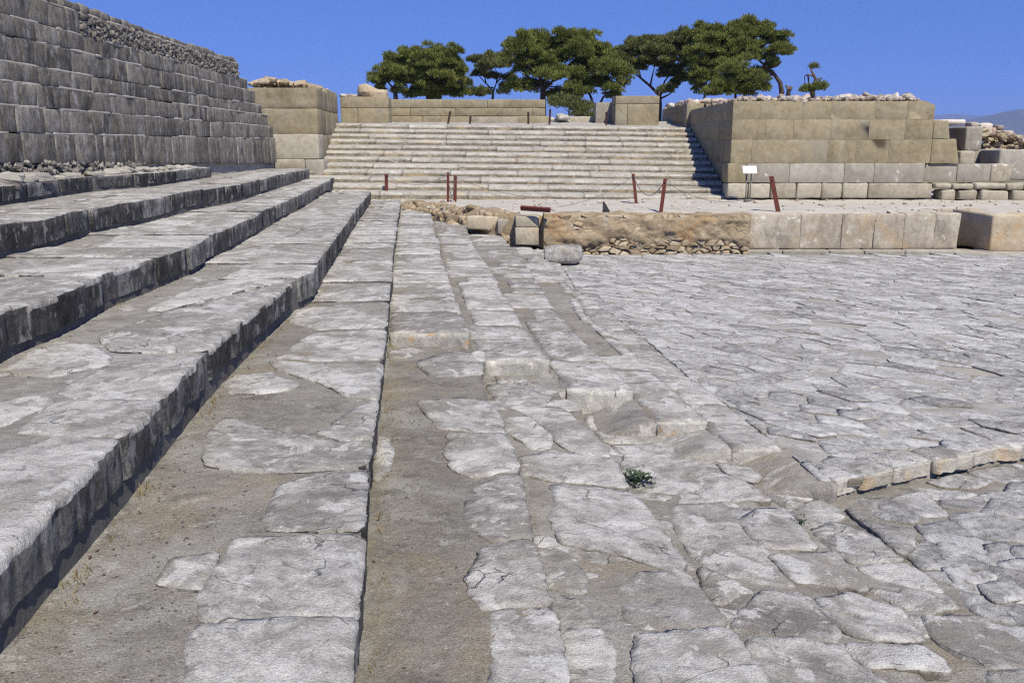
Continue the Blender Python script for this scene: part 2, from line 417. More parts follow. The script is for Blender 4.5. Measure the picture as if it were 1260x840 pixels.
def slab(poly, zf, thick, res=0.05, jag=0.012, rnd=0.018, rr=0.05, rel=0.006, seed=0, rows=2, sideamp=0.012, layers=0.0, grow=0.0):
    """an irregular stone: top displaced, edges worn, ragged sides"""
    p = resample(poly, res * (0.55 if res < 0.05 else 0.8))
    if area(p) < 0: p = p[::-1]
    t = np.roll(p, -1, 0) - np.roll(p, 1, 0)
    t /= np.linalg.norm(t, axis=1)[:, None] + 1e-9
    nrm = np.stack([t[:, 1], -t[:, 0]], 1)
    q = np.column_stack([p, np.full(len(p), seed * 1.7)])
    off = fbm(q * 5.0, 2) * jag * 0.7 - np.abs(fbm(q * 11.0, 4, 0.7)) * jag * 1.6 + jag * 0.5 + fbm(q * 34.0, 3, 0.6) * jag * 0.45 + grow
    p = p + nrm * off[:, None]
    lo, hi = p.min(0), p.max(0)
    gx, gy = np.meshgrid(np.arange(lo[0], hi[0], res), np.arange(lo[1], hi[1], res))
    g = np.column_stack([gx.ravel(), gy.ravel()])
    g += (RNG.random(g.shape) - 0.5) * res * 0.5
    if len(g):
        g = g[inside(g, p)]
    if len(g):
        d = np.sqrt(((g[:, None, :] - p[None, :, :]) ** 2).sum(2)).min(1)
        g = g[d > res * 0.55]
    allp = np.concatenate([p, g]) if len(g) else p
    n = len(p)
    r = delaunay_2d_cdt([Vector(v) for v in allp.tolist()], [(i, (i + 1) % n) for i in range(n)], [], 1, 1e-6)
    v2 = np.array([(v.x, v.y) for v in r[0]])
    tris = [tuple(f) for f in r[2]]
    if not tris: return None
    T = np.array(tris)
    a, b, c = v2[T[:, 0]], v2[T[:, 1]], v2[T[:, 2]]
    s = (b[:, 0] - a[:, 0]) * (c[:, 1] - a[:, 1]) - (b[:, 1] - a[:, 1]) * (c[:, 0] - a[:, 0])
    T[s < 0] = T[s < 0][:, ::-1]
    es = {}
    for tri in T.tolist():
        for i in range(3): es[(tri[i], tri[(i + 1) % 3])] = 1
    be = [e for e in es if (e[1], e[0]) not in es]
    bi = np.array(sorted({e[0] for e in be} | {e[1] for e in be}))
    d = np.sqrt(((v2[:, None, :] - v2[None, bi, :]) ** 2).sum(2)).min(1) if len(v2) * len(bi) < 4e7 else np.ones(len(v2))
    q = np.column_stack([v2, np.full(len(v2), seed * 1.7)])
    rad = rr * (0.6 + 0.8 * np.abs(fbm(q * 3.0, 2)))
    e = np.clip(1 - d / rad, 0, 1)
    z = zf(v2[:, 0], v2[:, 1]) - rnd * (1 - np.sqrt(np.clip(1 - e * e, 0, 1)))
    sq = q * np.array((1.2, 3.2, 1))
    z = z + rel * fbm(q * 1.8, 3) + rel * 0.9 * fbm(sq * 4.0, 3, 0.6)
    if layers:
        # thin bedding plates broken off at ragged lines
        f = fbm(sq * np.array((0.9, 0.9, 1)) + 5, 4, 0.55) * 3.0
        z = z + layers * (np.floor(f) + np.clip((f - np.floor(f)) * 6, 0, 1)) - layers
    V = [np.column_stack([v2, z])]
    nb = {}
    for x, y in be:
        dv = v2[y] - v2[x]
        k = np.array((dv[1], -dv[0])) / (np.linalg.norm(dv) + 1e-9)
        nb[x] = nb.get(x, 0) + k
        nb[y] = nb.get(y, 0) + k
    idx = {int(i): k for k, i in enumerate(bi)}
    N2 = np.array([nb.get(int(i), np.zeros(2)) for i in bi])
    N2 /= np.linalg.norm(N2, axis=1)[:, None] + 1e-9
    F, mi = T.tolist(), [0] * len(T)
    chip = fbm(np.column_stack([v2[bi] * 4, np.full(len(bi), seed * 3.1)]), 3)
    base = len(v2)
    prev = {int(i): int(i) for i in bi}
    for k in range(1, rows + 1):
        zz = z[bi] - thick * k / rows
        qq = np.column_stack([v2[bi] * 9, zz * 9 + seed])
        o = fbm(qq, 3) * sideamp - 0.006 * k / rows
        V.append(np.column_stack([v2[bi] + N2 * o[:, None], zz]))
        cur = {int(i): base + idx[int(i)] for i in bi}
        for x, y in be:
            F.append([prev[x], cur[x], cur[y], prev[y]])
            mi.append(0 if k == 1 and rows > 4 and thick > 0.12 and chip[idx[x]] > 0.02 else 1)
        prev = cur
        base += len(bi)
    return np.concatenate(V), F, mi
def flag(poly, z, thick, tilt=(0, 0), inset=0.02, drop=0.008, hump=0.0, jit=0.02, rng=random):
    """a cheap paving stone of a few dozen faces"""
    p = np.asarray(poly, float)
    if area(p) < 0: p = p[::-1]
    q = []
    n = len(p)
    for i in range(n):
        a, b = p[i], p[(i + 1) % n]
        L = np.linalg.norm(b - a)
        q.append(a)
        if L > 0.16:
            k = 1 if L < 0.4 else 2
            for j in range(1, k + 1):
                t = b - a
                nn = np.array((t[1], -t[0])) / L
                q.append(a + t * (j / (k + 1)) + nn * rng.uniform(-jit, jit * 0.6))
    p = np.array(q)
    c = p.mean(0)
    n = len(p)
    def zz(x): return z + (x[:, 0] - c[0]) * tilt[0] + (x[:, 1] - c[1]) * tilt[1]
    r = np.linalg.norm(p - c, axis=1)[:, None]
    pin = c + (p - c) * np.clip(1 - inset / np.maximum(r, 1e-3), 0.3, 1)
    pmid = c + (p - c) * 0.5
    wob = np.array([rng.uniform(-0.5, 0.5) for _ in range(n)]) * drop
    V = [np.column_stack([p, zz(p) - drop + wob * 0.5]), np.column_stack([pin, zz(pin) + wob * 0.6]), np.column_stack([pmid, zz(pmid) + hump]),
         np.column_stack([p + (p - c) * 0.02, zz(p) - thick]), [[c[0], c[1], z + hump * 1.2]]]
    F, m = [], []
    for i in range(n):
        j = (i + 1) % n
        F += [(i, j, n + j, n + i), (n + i, n + j, 2 * n + j, 2 * n + i), (2 * n + i, 2 * n + j, 4 * n), (3 * n + i, 3 * n + j, j, i)]
        m += [0, 0, 0, 1]
    return np.concatenate(V), F, m
_grid_cache = {}
def _cube(nx, ny, nz):
    k = (nx, ny, nz)
    if k in _grid_cache: return _grid_cache[k]
    ids, V, F = {}, [], []
    def vid(p):
        if p not in ids:
            ids[p] = len(V); V.append(p)
        return ids[p]
    N = (nx, ny, nz)
    for ax in range(3):
        u, v = (ax + 1) % 3, (ax + 2) % 3
        for side in (0, N[ax]):
            for i in range(N[u]):
                for j in range(N[v]):
                    q = []
                    for di, dj in ((0, 0), (1, 0), (1, 1), (0, 1)):
                        p = [0, 0, 0]; p[ax] = side; p[u] = i + di; p[v] = j + dj
                        q.append(vid(tuple(p)))
                    F.append(tuple(q if side else q[::-1]))
    _grid_cache[k] = (np.array(V), F)
    return _grid_cache[k]
def rough_box(size, n=(4, 4, 4), r=0.03, amp=0.01, freq=3.0, seed=0.0, origin=(0, 0, 0)):
    """box with worn edges and an uneven face, centred on origin"""
    V, F = _cube(*n)
    P = np.zeros((len(V), 3))
    h = np.asarray(size, float) / 2
    r = min(r, h.min() * 0.95)
    for a in range(3):
        k = n[a]
        inner = np.linspace(-(h[a] - r), h[a] - r, k - 1) if k >= 3 else None
        c = np.concatenate([[-h[a]], inner, [h[a]]]) if inner is not None else np.linspace(-h[a], h[a], k + 1)
        P[:, a] = c[V[:, a]]
    inn = np.clip(P, -(h - r), h - r)
    d = P - inn
    L = np.linalg.norm(d, axis=1)
    L[L == 0] = 1
    nn = d / L[:, None]
    P = inn + nn * r
    Q = P + np.asarray(origin)
    P = P + nn * (fbm(Q * freq + seed * 13.1, 3) * amp)[:, None]
    return P + np.asarray(origin), F
LUMPS = {}
def lump_geo(seed, flat=0.7, amp=0.22, n=3):
    P, F = rough_box((2, 2, 2 * flat), (n, n, n), 0.5 * min(1, flat), amp * 1.25, 0.8, seed)
    return P, F
def xform(P, loc, scale=(1, 1, 1), rot=(0, 0, 0)):
    m = np.array(Euler(rot).to_matrix())
    return (P * np.asarray(scale)) @ m.T + np.asarray(loc)
def tube(path, rad, n=6):
    path = [Vector(p) for p in path]
    if not hasattr(rad, '__len__'): rad = [rad] * len(path)
    V, F = [], []
    up = Vector((0.13, 0.37, 0.92))
    for i, p in enumerate(path):
        t = (path[min(i + 1, len(path) - 1)] - path[max(i - 1, 0)]).normalized()
        a = t.cross(up)
        if a.length < 0.1: a = t.cross(Vector((1, 0, 0)))
        a.normalize()
        b = t.cross(a)
        for k in range(n):
            an = 2 * math.pi * k / n
            V.append(p + (a * math.cos(an) + b * math.sin(an)) * rad[i])
    for i in range(len(path) - 1):
        for k in range(n):
            F.append((i * n + k, i * n + (k + 1) % n, (i + 1) * n + (k + 1) % n, (i + 1) * n + k))
    F.append(tuple(range(n))[::-1])
    F.append(tuple((len(path) - 1) * n + k for k in range(n)))
    return np.array([tuple(v) for v in V]), F

# ------------------------------------------------------------------ terrain
def smooth(a, b, x):
    t = np.clip((x - a) / (b - a), 0, 1)
    return t * t * (3 - 2 * t)
def terrain_h(x, y):
    r = np.hypot(x, y)
    h = -1.35 + smooth(37, 44, y) * 3.4 * (1 - 0.6 * smooth(12, 22, x))
    h = h + (1 - smooth(-11, -8.5, x)) * 2.2 * (1 - smooth(37, 44, y))
    h = h - smooth(95, 900, r) * 95 - smooth(40, 120, -y) * 1.0
    return h
rs = np.concatenate([np.arange(0, 60, 2.0), np.geomspace(60, 15000, 46)])
na = 120
V, F = [], []
for i, r_ in enumerate(rs):
    for k in range(na):
        an = 2 * math.pi * k / na
        V.append((r_ * math.cos(an), r_ * math.sin(an) + 8, 0))
V = np.array(V)
V[:, 2] = terrain_h(V[:, 0], V[:, 1]) + fbm(V * 0.07, 3) * 0.25 * (V[:, 1] > 44)
for i in range(len(rs) - 1):
    for k in range(na):
        F.append((i * na + k, i * na + (k + 1) % na, (i + 1) * na + (k + 1) % na, (i + 1) * na + k)[::-1])
obj('ground', mesh('ground', V, F, [M['soil']]), kind='structure')
def ridge(name, Y, pts, depth, seed, base=-96):
    """a far hill range: crest heights given at photograph pixels, with slopes running down on both sides"""
    xs = np.linspace(pts[0][0], pts[-1][0], 160)
    ys = np.interp(xs, [p[0] for p in pts], [p[1] for p in pts])
    V, F = [], []
    nr = 16
    for i, (px, py) in enumerate(zip(xs, ys)):
        c = at_y(px, py, Y)
        for j in range(nr + 1):
            t = j / nr * 2 - 1
            prof = max(0.0, 1 - abs(t)) ** 0.9
            V.append((c.x * (1 + t * depth / Y), Y + t * depth, base + (c.z - base) * prof))
    V = np.array(V)
    k = np.clip((V[:, 2] - base) / 200, 0, 1)
    V[:, 2] += fbm(np.column_stack([V[:, 0] / 420, V[:, 1] / 420, np.full(len(V), seed)]), 5) * 60 * k
    for i in range(len(xs) - 1):
        for j in range(nr):
            a = i * (nr + 1) + j
            F.append((a, a + nr + 1, a + nr + 2, a + 1))
    return obj(name, mesh(name, V, F, [M['hill']]), kind='structure')
ridge('hills', 6200, [(-700, 170), (300, 168), (800, 160), (1000, 160), (1100, 156), (1150, 153), (1200, 146), (1240, 138), (1300, 131), (1400, 124), (1600, 130), (2000, 150)], 1500, 2)
ridge('far_hills', 10500, [(-700, 168), (200, 162), (700, 158), (900, 154), (1050, 149), (1150, 143), (1230, 140), (1350, 142), (1500, 138), (2000, 150)], 2200, 5)

# ------------------------------------------------------------------ levels of the site
Z_T = [1.10, 0.88, 0.59, 0.31, 0.0]                  # the five tiers, top to bottom
LV = {5: (-0.20, 0.0), 6: (-0.30, -0.005), 7: (-0.40, -0.008), 8: (-0.45, -0.013), 9: (-0.47, -0.0175), 10: (-0.48, -0.0193)}
DROP = 0.14                                          # the near part of the paving lies a step lower
def plane(a, b): return lambda x, y: a + b * np.asarray(y)
def line_x(px_pts, a, b=0.0, ext=1.8, ext_far=0.6):
    """edge through photograph points on a level, as a function X(Y)"""
    w_ = np.array([at(px, py, a, b) for px, py in px_pts])
    o = np.argsort(w_[:, 1])
    w_ = w_[o]
    d0 = (w_[min(2, len(w_) - 1)] - w_[0]); d0 /= np.linalg.norm(d0)
    d1 = (w_[-1] - w_[-2]); d1 /= np.linalg.norm(d1)
    w_ = np.concatenate([[w_[0] - d0 * ext], w_, [w_[-1] + d1 * ext_far]])
    return lambda y: np.interp(y, w_[:, 1], w_[:, 0])
def far_y(px, py, a, b=0.0): return float(at(px, py, a, b)[1])
EDGE_PX = [
    [(-60, 236), (0, 229), (110, 217), (183, 213), (260, 205)],
    [(-60, 287), (0, 277), (61, 267), (114, 255), (179, 246), (230, 236), (293, 227), (340, 216), (381, 207)],
    [(-60, 420), (0, 385), (72, 362), (133, 335), (198, 314), (240, 300), (252, 292), (293, 274), (340, 252), (381, 234), (417, 215)],
    [(-60, 745), (0, 685), (60, 625), (147, 540), (197, 490), (253, 432), (300, 392), (345, 355), (362, 344), (384, 334), (400, 310), (420, 282), (440, 255), (456, 236)],
    [(430, 840), (440, 740), (455, 550), (466, 470), (475, 400), (483, 320), (493, 245)],
]
EDGE = [line_x(p, z) for p, z in zip(EDGE_PX, Z_T)]
ENDY = [far_y(*p[-1], z) for p, z in zip(EDGE_PX, Z_T)]
WALL_X = lambda y: -7.15 + 0.037 * (25.5 - np.asarray(y, float))     # face of the left retaining wall

def cell(XA, XB, y0, y1, t0, t1, skew=(0, 0), gap=0.012, k=4):
    """polygon between two edges X(Y), from fraction t0 to t1 of the width"""
    p = []
    for i in range(k + 1):
        y = y0 + gap + (y1 - y0 - 2 * gap) * i / k
        p.append((XA(y) + (XB(y) - XA(y)) * t1 - (gap if t1 < 1 else 0), y + skew[1] * (i == k) + skew[0] * (i == 0)))
    for i in range(k, -1, -1):
        y = y0 + gap + (y1 - y0 - 2 * gap) * i / k
        p.append((XA(y) + (XB(y) - XA(y)) * t0 + gap, y))
    return np.array(p)
def strip_poly(XA, XB, y0, y1, step=0.5, inset=0.0):
    ys = np.arange(y0, y1, step).tolist() + [y1]
    return np.array([(XB(y) - inset, y) for y in ys] + [(XA(y), y) for y in reversed(ys)])
def res_at(y): return 0.028 if y < 4.5 else 0.04 if y < 7 else 0.065 if y < 12 else 0.12

def add_slab(name, parent, poly, a, b, thick, seed, mats, layers=0.004, jag=None, rel=0.007, up=0.0, tilt=None, rnd=0.010, rr=0.03, sideamp=0.016, grow=0.0):
    poly = np.asarray(poly, float)
    c = poly.mean(0)
    tl = tilt if tilt else (random.uniform(-0.012, 0.012), random.uniform(-0.012, 0.012))
    zf = lambda x, y: a + b * y + up + (x - c[0]) * tl[0] + (y - c[1]) * tl[1]
    rs_ = res_at(c[1])
    g = slab(poly, zf, thick, rs_, jag if jag is not None else 0.016, rnd, rr, rel, seed, 6 if c[1] < 8 else 3, sideamp, layers, grow)
    if g is None: return None
    return obj(name, mesh(name, g[0], g[1], mats, g[2]), parent)

# ------------------------------------------------------------------ the tiered steps on the left
theatre = thing('tiered_steps', 'broad flight of low grey limestone steps with black stained risers running into the distance', 'stone steps', (-2.2, 2.5, 0.0))
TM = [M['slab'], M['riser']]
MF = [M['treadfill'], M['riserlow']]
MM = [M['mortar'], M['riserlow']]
traced = {
 4: [[(226,850),(230,790),(248,767),(353,757),(436,760),(428,850),(424,885),(222,885)],
     [(245,730),(270,690),(290,661),(446,656),(437,756),(350,754),(250,763)],
     [(323,640),(343,597),(377,588),(452,577),(446,652),(330,650)],
     [(250,560),(257,530),(277,513),(333,527),(417,543),(456,541),(452,573),(350,580),(290,578),(255,570)],
     [(390,530),(440,500),(463,492),(457,538),(420,541)],
     [(273,470),(287,460),(333,457),(367,470),(363,477),(310,483),(283,482)],
     [(335,440),(383,410),(474,405),(470,440),(400,443)],
     [(333,443),(400,446),(470,443),(464,488),(430,487),(390,468),(340,455)],
     [(355,395),(360,380),(420,374),(478,372),(475,402),(390,405)],
     [(193,715),(213,687),(267,680),(250,723),(220,722)]],
 3: [[(-90,640),(-20,565),(0,557),(73,537),(147,540),(60,625),(0,685),(-60,745),(-130,815)],
     [(23,530),(67,493),(130,490),(195,492),(149,538),(75,534)],
     [(63,480),(140,447),(200,438),(251,434),(197,489),(85,491)],
     [(7,453),(43,427),(110,423),(137,437),(133,447),(60,463),(20,460)],
     [(140,433),(120,412),(200,385),(290,362),(360,346),(300,392),(254,431)],
     [(-40,500),(40,487),(73,493),(33,507),(0,523),(-45,530)],
     [(180,380),(250,348),(300,342),(355,344),(290,359),(200,382)]],
}
traced_far = {4: far_y(478, 371, 0.0), 3: far_y(362, 343, Z_T[3]), 2: 0, 1: 0, 0: 0}
for k in range(5):
    z = Z_T[k]
    XB = EDGE[k]
    if k == 0:
        XA = lambda y: WALL_X(y) - 0.3
    elif k == 1:
        XA = lambda y: np.where(np.asarray(y) > ENDY[0] + 0.02, WALL_X(y) - 0.25, EDGE[0](y) - 0.12)
    else:
        XA = (lambda e: lambda y: e(y) - 0.12)(EDGE[k - 1])
    y0 = {0: 8.0, 1: 4.5, 2: 2.6, 3: 0.9, 4: 0.9}[k]
    y1 = ENDY[k]
    tier = None
    drop = (Z_T[k] - Z_T[k + 1]) if k < 4 else 0.20
    # mortar bed with its low front
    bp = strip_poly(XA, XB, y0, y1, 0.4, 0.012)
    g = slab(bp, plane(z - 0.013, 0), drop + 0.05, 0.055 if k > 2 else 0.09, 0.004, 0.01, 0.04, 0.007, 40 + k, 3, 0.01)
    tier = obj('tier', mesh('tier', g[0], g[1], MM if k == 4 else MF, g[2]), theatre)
    sd_ = 100 * k
    for p in traced.get(k, []):
        w_ = soften([at(px, py, z) for px, py in p])
        sd_ += 1
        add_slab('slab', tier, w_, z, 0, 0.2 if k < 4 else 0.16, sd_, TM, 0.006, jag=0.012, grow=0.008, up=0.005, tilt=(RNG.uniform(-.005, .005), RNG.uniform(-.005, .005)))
    y = max(y0, traced_far[k])
    rr_ = random.Random(50 + k)
    while y < y1 - 0.15:
        L = rr_.uniform(0.65, 1.35)
        e = min(y + L, y1)
        if y1 - e < 0.3: e = y1
        full = rr_.random() < (0.75 if k >= 3 else 0.35)
        tb = 0.04 if full else rr_.uniform(0.25, 0.55)
        if k == 0: tb = max(tb, 0.75)
        if k == 1: tb = max(tb, 0.45)
        sd_ += 1
        off = rr_.uniform(-0.018, 0.018)
        XBo = (lambda o: lambda yy: XB(yy) + o)(off)
        ts = [tb, rr_.uniform(0.45, 0.6), 1.0] if full and rr_.random() < 0.3 else [tb, 1.0]
        for t0, t1 in zip(ts[:-1], ts[1:]):
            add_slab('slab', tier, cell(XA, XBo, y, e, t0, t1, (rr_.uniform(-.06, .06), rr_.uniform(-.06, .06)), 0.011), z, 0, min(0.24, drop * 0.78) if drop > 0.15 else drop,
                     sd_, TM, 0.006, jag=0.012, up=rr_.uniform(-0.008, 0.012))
        if not full and rr_.random() < 0.6:
            t2 = tb - 0.04
            add_slab('slab', tier, cell(XA, XB, y + rr_.uniform(0, .2), e - rr_.uniform(0, .2), max(0.05, t2 - rr_.uniform(0.15, 0.3)), t2), z, 0, 0.05, sd_ + 50, TM, 0.004, jag=0.05, up=-0.004)
        y = e

# ------------------------------------------------------------------ the low stepped bands of paving and the court
bands = obj('stepped_pavement', None) if False else None
E_PX = {
 4: (EDGE_PX[4], -0.20, 0.0),
 5: ([(528, 253), (537, 287), (548, 330), (557, 360), (577, 410), (592, 437), (620, 530), (642, 580), (675, 740), (701, 845)], *LV[5]),
 6: ([(570, 268), (583, 303), (602, 330), (620, 360), (645, 405), (678, 445), (745, 547), (797, 627), (840, 690), (937, 823)], *LV[6]),
 7: ([(612, 287), (640, 310), (660, 330), (685, 367), (735, 430), (780, 482)], *LV[7]),
 8: ([(655, 305), (687, 332), (722, 387), (753, 413), (875, 522), (968, 627), (1067, 723), (1183, 830)], *LV[8]),
 9: ([(672, 297), (707, 353), (790, 413), (833, 450), (967, 553), (1033, 607), (1120, 683), (1160, 720)], *LV[9]),
}
BX = {}
for k, (p, a, b) in E_PX.items():
    BX[k] = line_x(p, a, b, 2.5)
BX[4] = lambda y: EDGE[4](y) - 0.08
BX[7] = lambda y: BX[6](y) + (BX[8](y) - BX[6](y)) * 0.58
# line where the higher far part ends (block faces towards the camera)
STEP_PX = {5: ((495, 412), (577, 406)), 6: ((597, 446), (678, 439)), 7: ((690, 481), (780, 476)), 8: ((812, 520), (876, 515)), 9: ((900, 553), (967, 548))}
STEPY = {k: float((at(*p[0], *LV[k])[1] + at(*p[1], *LV[k])[1]) / 2) for k, p in STEP_PX.items()}
FARY = {5: far_y(528, 253, *LV[5]), 6: far_y(572, 270, *LV[6]), 7: far_y(612, 287, *LV[7]), 8: far_y(650, 303, *LV[8]), 9: far_y(672, 305, *LV[9])}
pave = obj('pavement', None)
near_traced = {
 5: [[(515,443),(560,430),(585,437),(591,440),(592,460),(560,463),(530,462),(516,450)],
     [(580,433),(592,432),(598,440),(594,445),(583,443)],
     [(517,493),(560,490),(600,493),(612,507),(620,532),(573,528),(543,525),(520,503)],
     [(553,533),(619,533),(637,578),(582,586),(556,575),(550,557)],
     [(583,597),(617,582),(640,583),(644,623),(652,660),(602,662),(575,637),(575,617)],
     [(597,673),(652,664),(675,742),(592,745),(575,710),(587,693)],
     [(605,750),(677,746),(702,845),(708,885),(612,885),(605,793)],
     [(465,537),(478,538),(482,560),(474,580),(463,592)],
     [(478,432),(510,425),(520,430),(500,440),(480,440)]],
 6: [[(600,473),(633,472),(677,487),(667,500),(620,497),(603,483)],
     [(612,462),(650,468),(683,478),(680,485),(640,477),(615,470)],
     [(620,513),(650,512),(677,533),(675,550),(660,553),(623,530)],
     [(627,499),(693,502),(720,527),(745,549),(750,561),(720,560),(687,543),(677,528),(652,510)],
     [(640,561),(680,557),(750,564),(772,599),(680,590),(644,582)],
     [(680,595),(775,603),(797,630),(838,690),(835,703),(787,688),(737,675),(690,668),(678,630),(683,610)],
     [(763,717),(790,703),(842,702),(892,766),(790,771),(773,757)],
     [(785,780),(895,771),(938,830),(965,885),(800,885),(780,820)],
     [(658,677),(687,673),(710,690),(717,707),(715,727),(676,721)],
     [(678,726),(713,730),(730,760),(720,770),(686,771)],
     [(690,775),(733,774),(750,790),(753,827),(752,885),(710,885)]],
 8: [[(720,513),(753,503),(790,507),(822,541),(747,545)],
     [(750,549),(822,545),(858,558),(872,580),(862,600),(830,607),(780,600)],
     [(857,580),(883,580),(930,597),(947,613),(907,614),(862,612)],
     [(885,570),(920,574),(933,584),(930,592),(900,585)],
     [(828,620),(890,617),(907,640),(943,677),(977,720),(950,717),(893,707),(860,687),(835,655)],
     [(862,697),(885,706),(922,724),(884,743),(868,720)],
     [(918,741),(940,727),(983,727),(1003,740),(1033,773),(1027,790),(973,781),(902,770)],
     [(917,787),(973,785),(1030,793),(1047,813),(1073,824),(1098,850),(1115,885),(965,885)],
     [(910,640),(937,625),(968,628),(1003,675),(940,672)],
     [(947,683),(1027,681),(1055,707),(1065,724),(1043,718),(1017,718),(980,714)],
     [(1007,735),(1047,728),(1108,748),(1115,762),(1135,788),(1073,786),(1040,777),(1013,749)],
     [(1045,791),(1135,793),(1168,823),(1075,819),(1055,807)]],
 9: [[(915,577),(985,574),(1005,608),(970,624),(950,612)],
     [(972,630),(1007,613),(1037,632),(1027,640),(997,648)],
     [(999,651),(1027,643),(1073,657),(1110,687),(1053,693),(1009,667)],
     [(1057,696),(1113,690),(1140,709),(1158,727),(1117,719),(1075,708)],
     [(1070,723),(1133,735),(1173,745),(1140,752),(1112,745)],
     [(1042,622),(1073,643),(1121,651),(1127,673),(1109,681),(1087,660)],
     [(1140,757),(1207,757),(1260,793),(1290,817),(1217,818),(1183,808),(1140,775)],
     [(1213,823),(1285,824),(1330,885),(1230,885)]],
}
PM = [M['slab'], M['mortar']]
EM = [M['slab'], M['end']]
sd_ = 900
RX = random.Random(77)
for k in (5, 6, 7, 8, 9):
    XA, XB = BX[k - 1], BX[k]
    a, b = LV[k]
    # lower near part, then the higher far part
    if k != 7:
        XAn = BX[6] if k == 8 else XA
        ytop = STEPY[k] + (0.3 if k != 8 else 0.6)
        g = slab(strip_poly(XAn, lambda y: XB(y) + 0.02, 0.9, ytop, 0.4, 0.03), plane(a - DROP - 0.011, b), 0.12, 0.05, 0.006, 0.01, 0.03, 0.006, 60 + k, 2, 0.006)
        obj('mortar_bed', mesh('mortar_bed', g[0], g[1], [M['mortar'], M['mortar']], g[2]), pave)
    g = slab(strip_poly(XA, XB, STEPY[k] + 0.06, FARY[k], 0.5, 0.03), plane(a - 0.012, b), 0.3, 0.08, 0.01, 0.01, 0.04, 0.012, 70 + k, 2, 0.01)
    obj('mortar_bed', mesh('mortar_bed', g[0], g[1], [M['mortar'], M['mortar']], g[2]), pave)
    for p in near_traced.get(k, []):
        w_ = soften([at(px, py, a - DROP, b) for px, py in p])
        sd_ += 1
        add_slab('slab', pave, w_, a - DROP, b, 0.06, sd_, PM, 0.006, jag=0.022, up=RX.uniform(0.002, 0.010), tilt=(RX.uniform(-.006, .006), RX.uniform(-.006, .006)), grow=0.014)
    # the block standing at the end of the higher part, then slabs behind it
    y = STEPY[k]
    first = True
    while y < FARY[k] - 0.1:
        L = RX.uniform(0.9, 1.2) if first else RX.uniform(0.5, 1.25)
        e = min(y + L, FARY[k])
        if FARY[k] - e < 0.3: e = FARY[k]
        sd_ += 1
        r_ = RX.random()
        tb = 0.10 if first else (0.04 if (k in (5, 9) or r_ < 0.55) else RX.uniform(0.2, 0.45))
        if k == 8 and far_y(700, 415, *LV[8]) < e < far_y(690, 340, *LV[8]): tb = 0.72
        XBo = (lambda o: lambda yy: XB(yy) + o)(RX.uniform(-0.03, 0.02))
        add_slab('slab', pave, cell(XA, XBo, y, e, tb, 1.0, (0, RX.uniform(-.1, .1)), 0.008), a, b, 0.27 if first and k == 7 else 0.17 if first else 0.10, sd_, EM if first else PM,
                 0.006, jag=0.014, up=RX.uniform(-0.006, 0.008), rnd=0.012)
        y = e
        first = False

# court paving: irregular flagstones
def clip_poly(poly, p, n):
    out = []
    m = len(poly)
    d = [(q[0] - p[0]) * n[0] + (q[1] - p[1]) * n[1] for q in poly]
    for i in range(m):
        j = (i + 1) % m
        if d[i] <= 0: out.append(poly[i])
        if (d[i] < 0) != (d[j] < 0) and abs(d[i] - d[j]) > 1e-12:
            t = d[i] / (d[i] - d[j])
            out.append((poly[i][0] + (poly[j][0] - poly[i][0]) * t, poly[i][1] + (poly[j][1] - poly[i][1]) * t))
    return out
COURT_FAR = 20.0
curb_px = [(1033, 592), (1060, 584), (1100, 575), (1150, 566), (1200, 556), (1260, 547), (1330, 536)]
curb = np.array([at(px, py, *LV[10]) for px, py in curb_px])
def curb_y(x): return np.interp(x, curb[:, 0], curb[:, 1], left=curb[0, 1], right=curb[-1, 1] + 0.3)
def seeds(area_f, box, pitch, stretch, ang, rng):
    """jittered seed points in a skewed metric"""
    ca, sa = math.cos(ang), math.sin(ang)
    pts = []
    x0, x1, y0, y1 = box
    n = int((x1 - x0) * (y1 - y0) / (pitch * pitch * stretch) * 9)
    acc = np.zeros((0, 2))
    for _ in range(n):
        q = np.array((rng.uniform(x0, x1), rng.uniform(y0, y1)))
        u = np.array(((q[0] * ca + q[1] * sa) / stretch, -q[0] * sa + q[1] * ca))
        big = vnoise(np.array([[q[0] * 0.8, q[1] * 0.8, 3.3]]))[0]
        lim = pitch * rng.choice((0.4, 0.6, 0.9, 1.2)) * (1.0 + 0.35 * big)
        if len(acc) == 0 or ((acc - u) ** 2).sum(1).min() > lim * lim:
            acc = np.vstack([acc, u]); pts.append(q)
    return np.array(pts), acc
def voronoi(box, pitch, stretch, ang, gap, rng):
    pts, U = seeds(None, box, pitch, stretch, ang, rng)
    ca, sa = math.cos(ang), math.sin(ang)
    cells = []
    for i in range(len(U)):
        poly = [(U[i, 0] - 2, U[i, 1] - 2), (U[i, 0] + 2, U[i, 1] - 2), (U[i, 0] + 2, U[i, 1] + 2), (U[i, 0] - 2, U[i, 1] + 2)]
        d = ((U - U[i]) ** 2).sum(1)
        for j in np.argsort(d)[1:22]:
            n = U[j] - U[i]
            L = np.linalg.norm(n)
            n = n / L
            mid = (U[i] + U[j]) / 2 - n * gap * rng.uniform(0.2, 1.6)
            poly = clip_poly(poly, mid, n)
            if len(poly) < 3: break
        if len(poly) < 3: continue
        P = np.array(poly)
        cells.append(np.column_stack([P[:, 0] * stretch * ca - P[:, 1] * sa, P[:, 0] * stretch * sa + P[:, 1] * ca]))
    return cells
rc = random.Random(5)
upper, lower = [], []
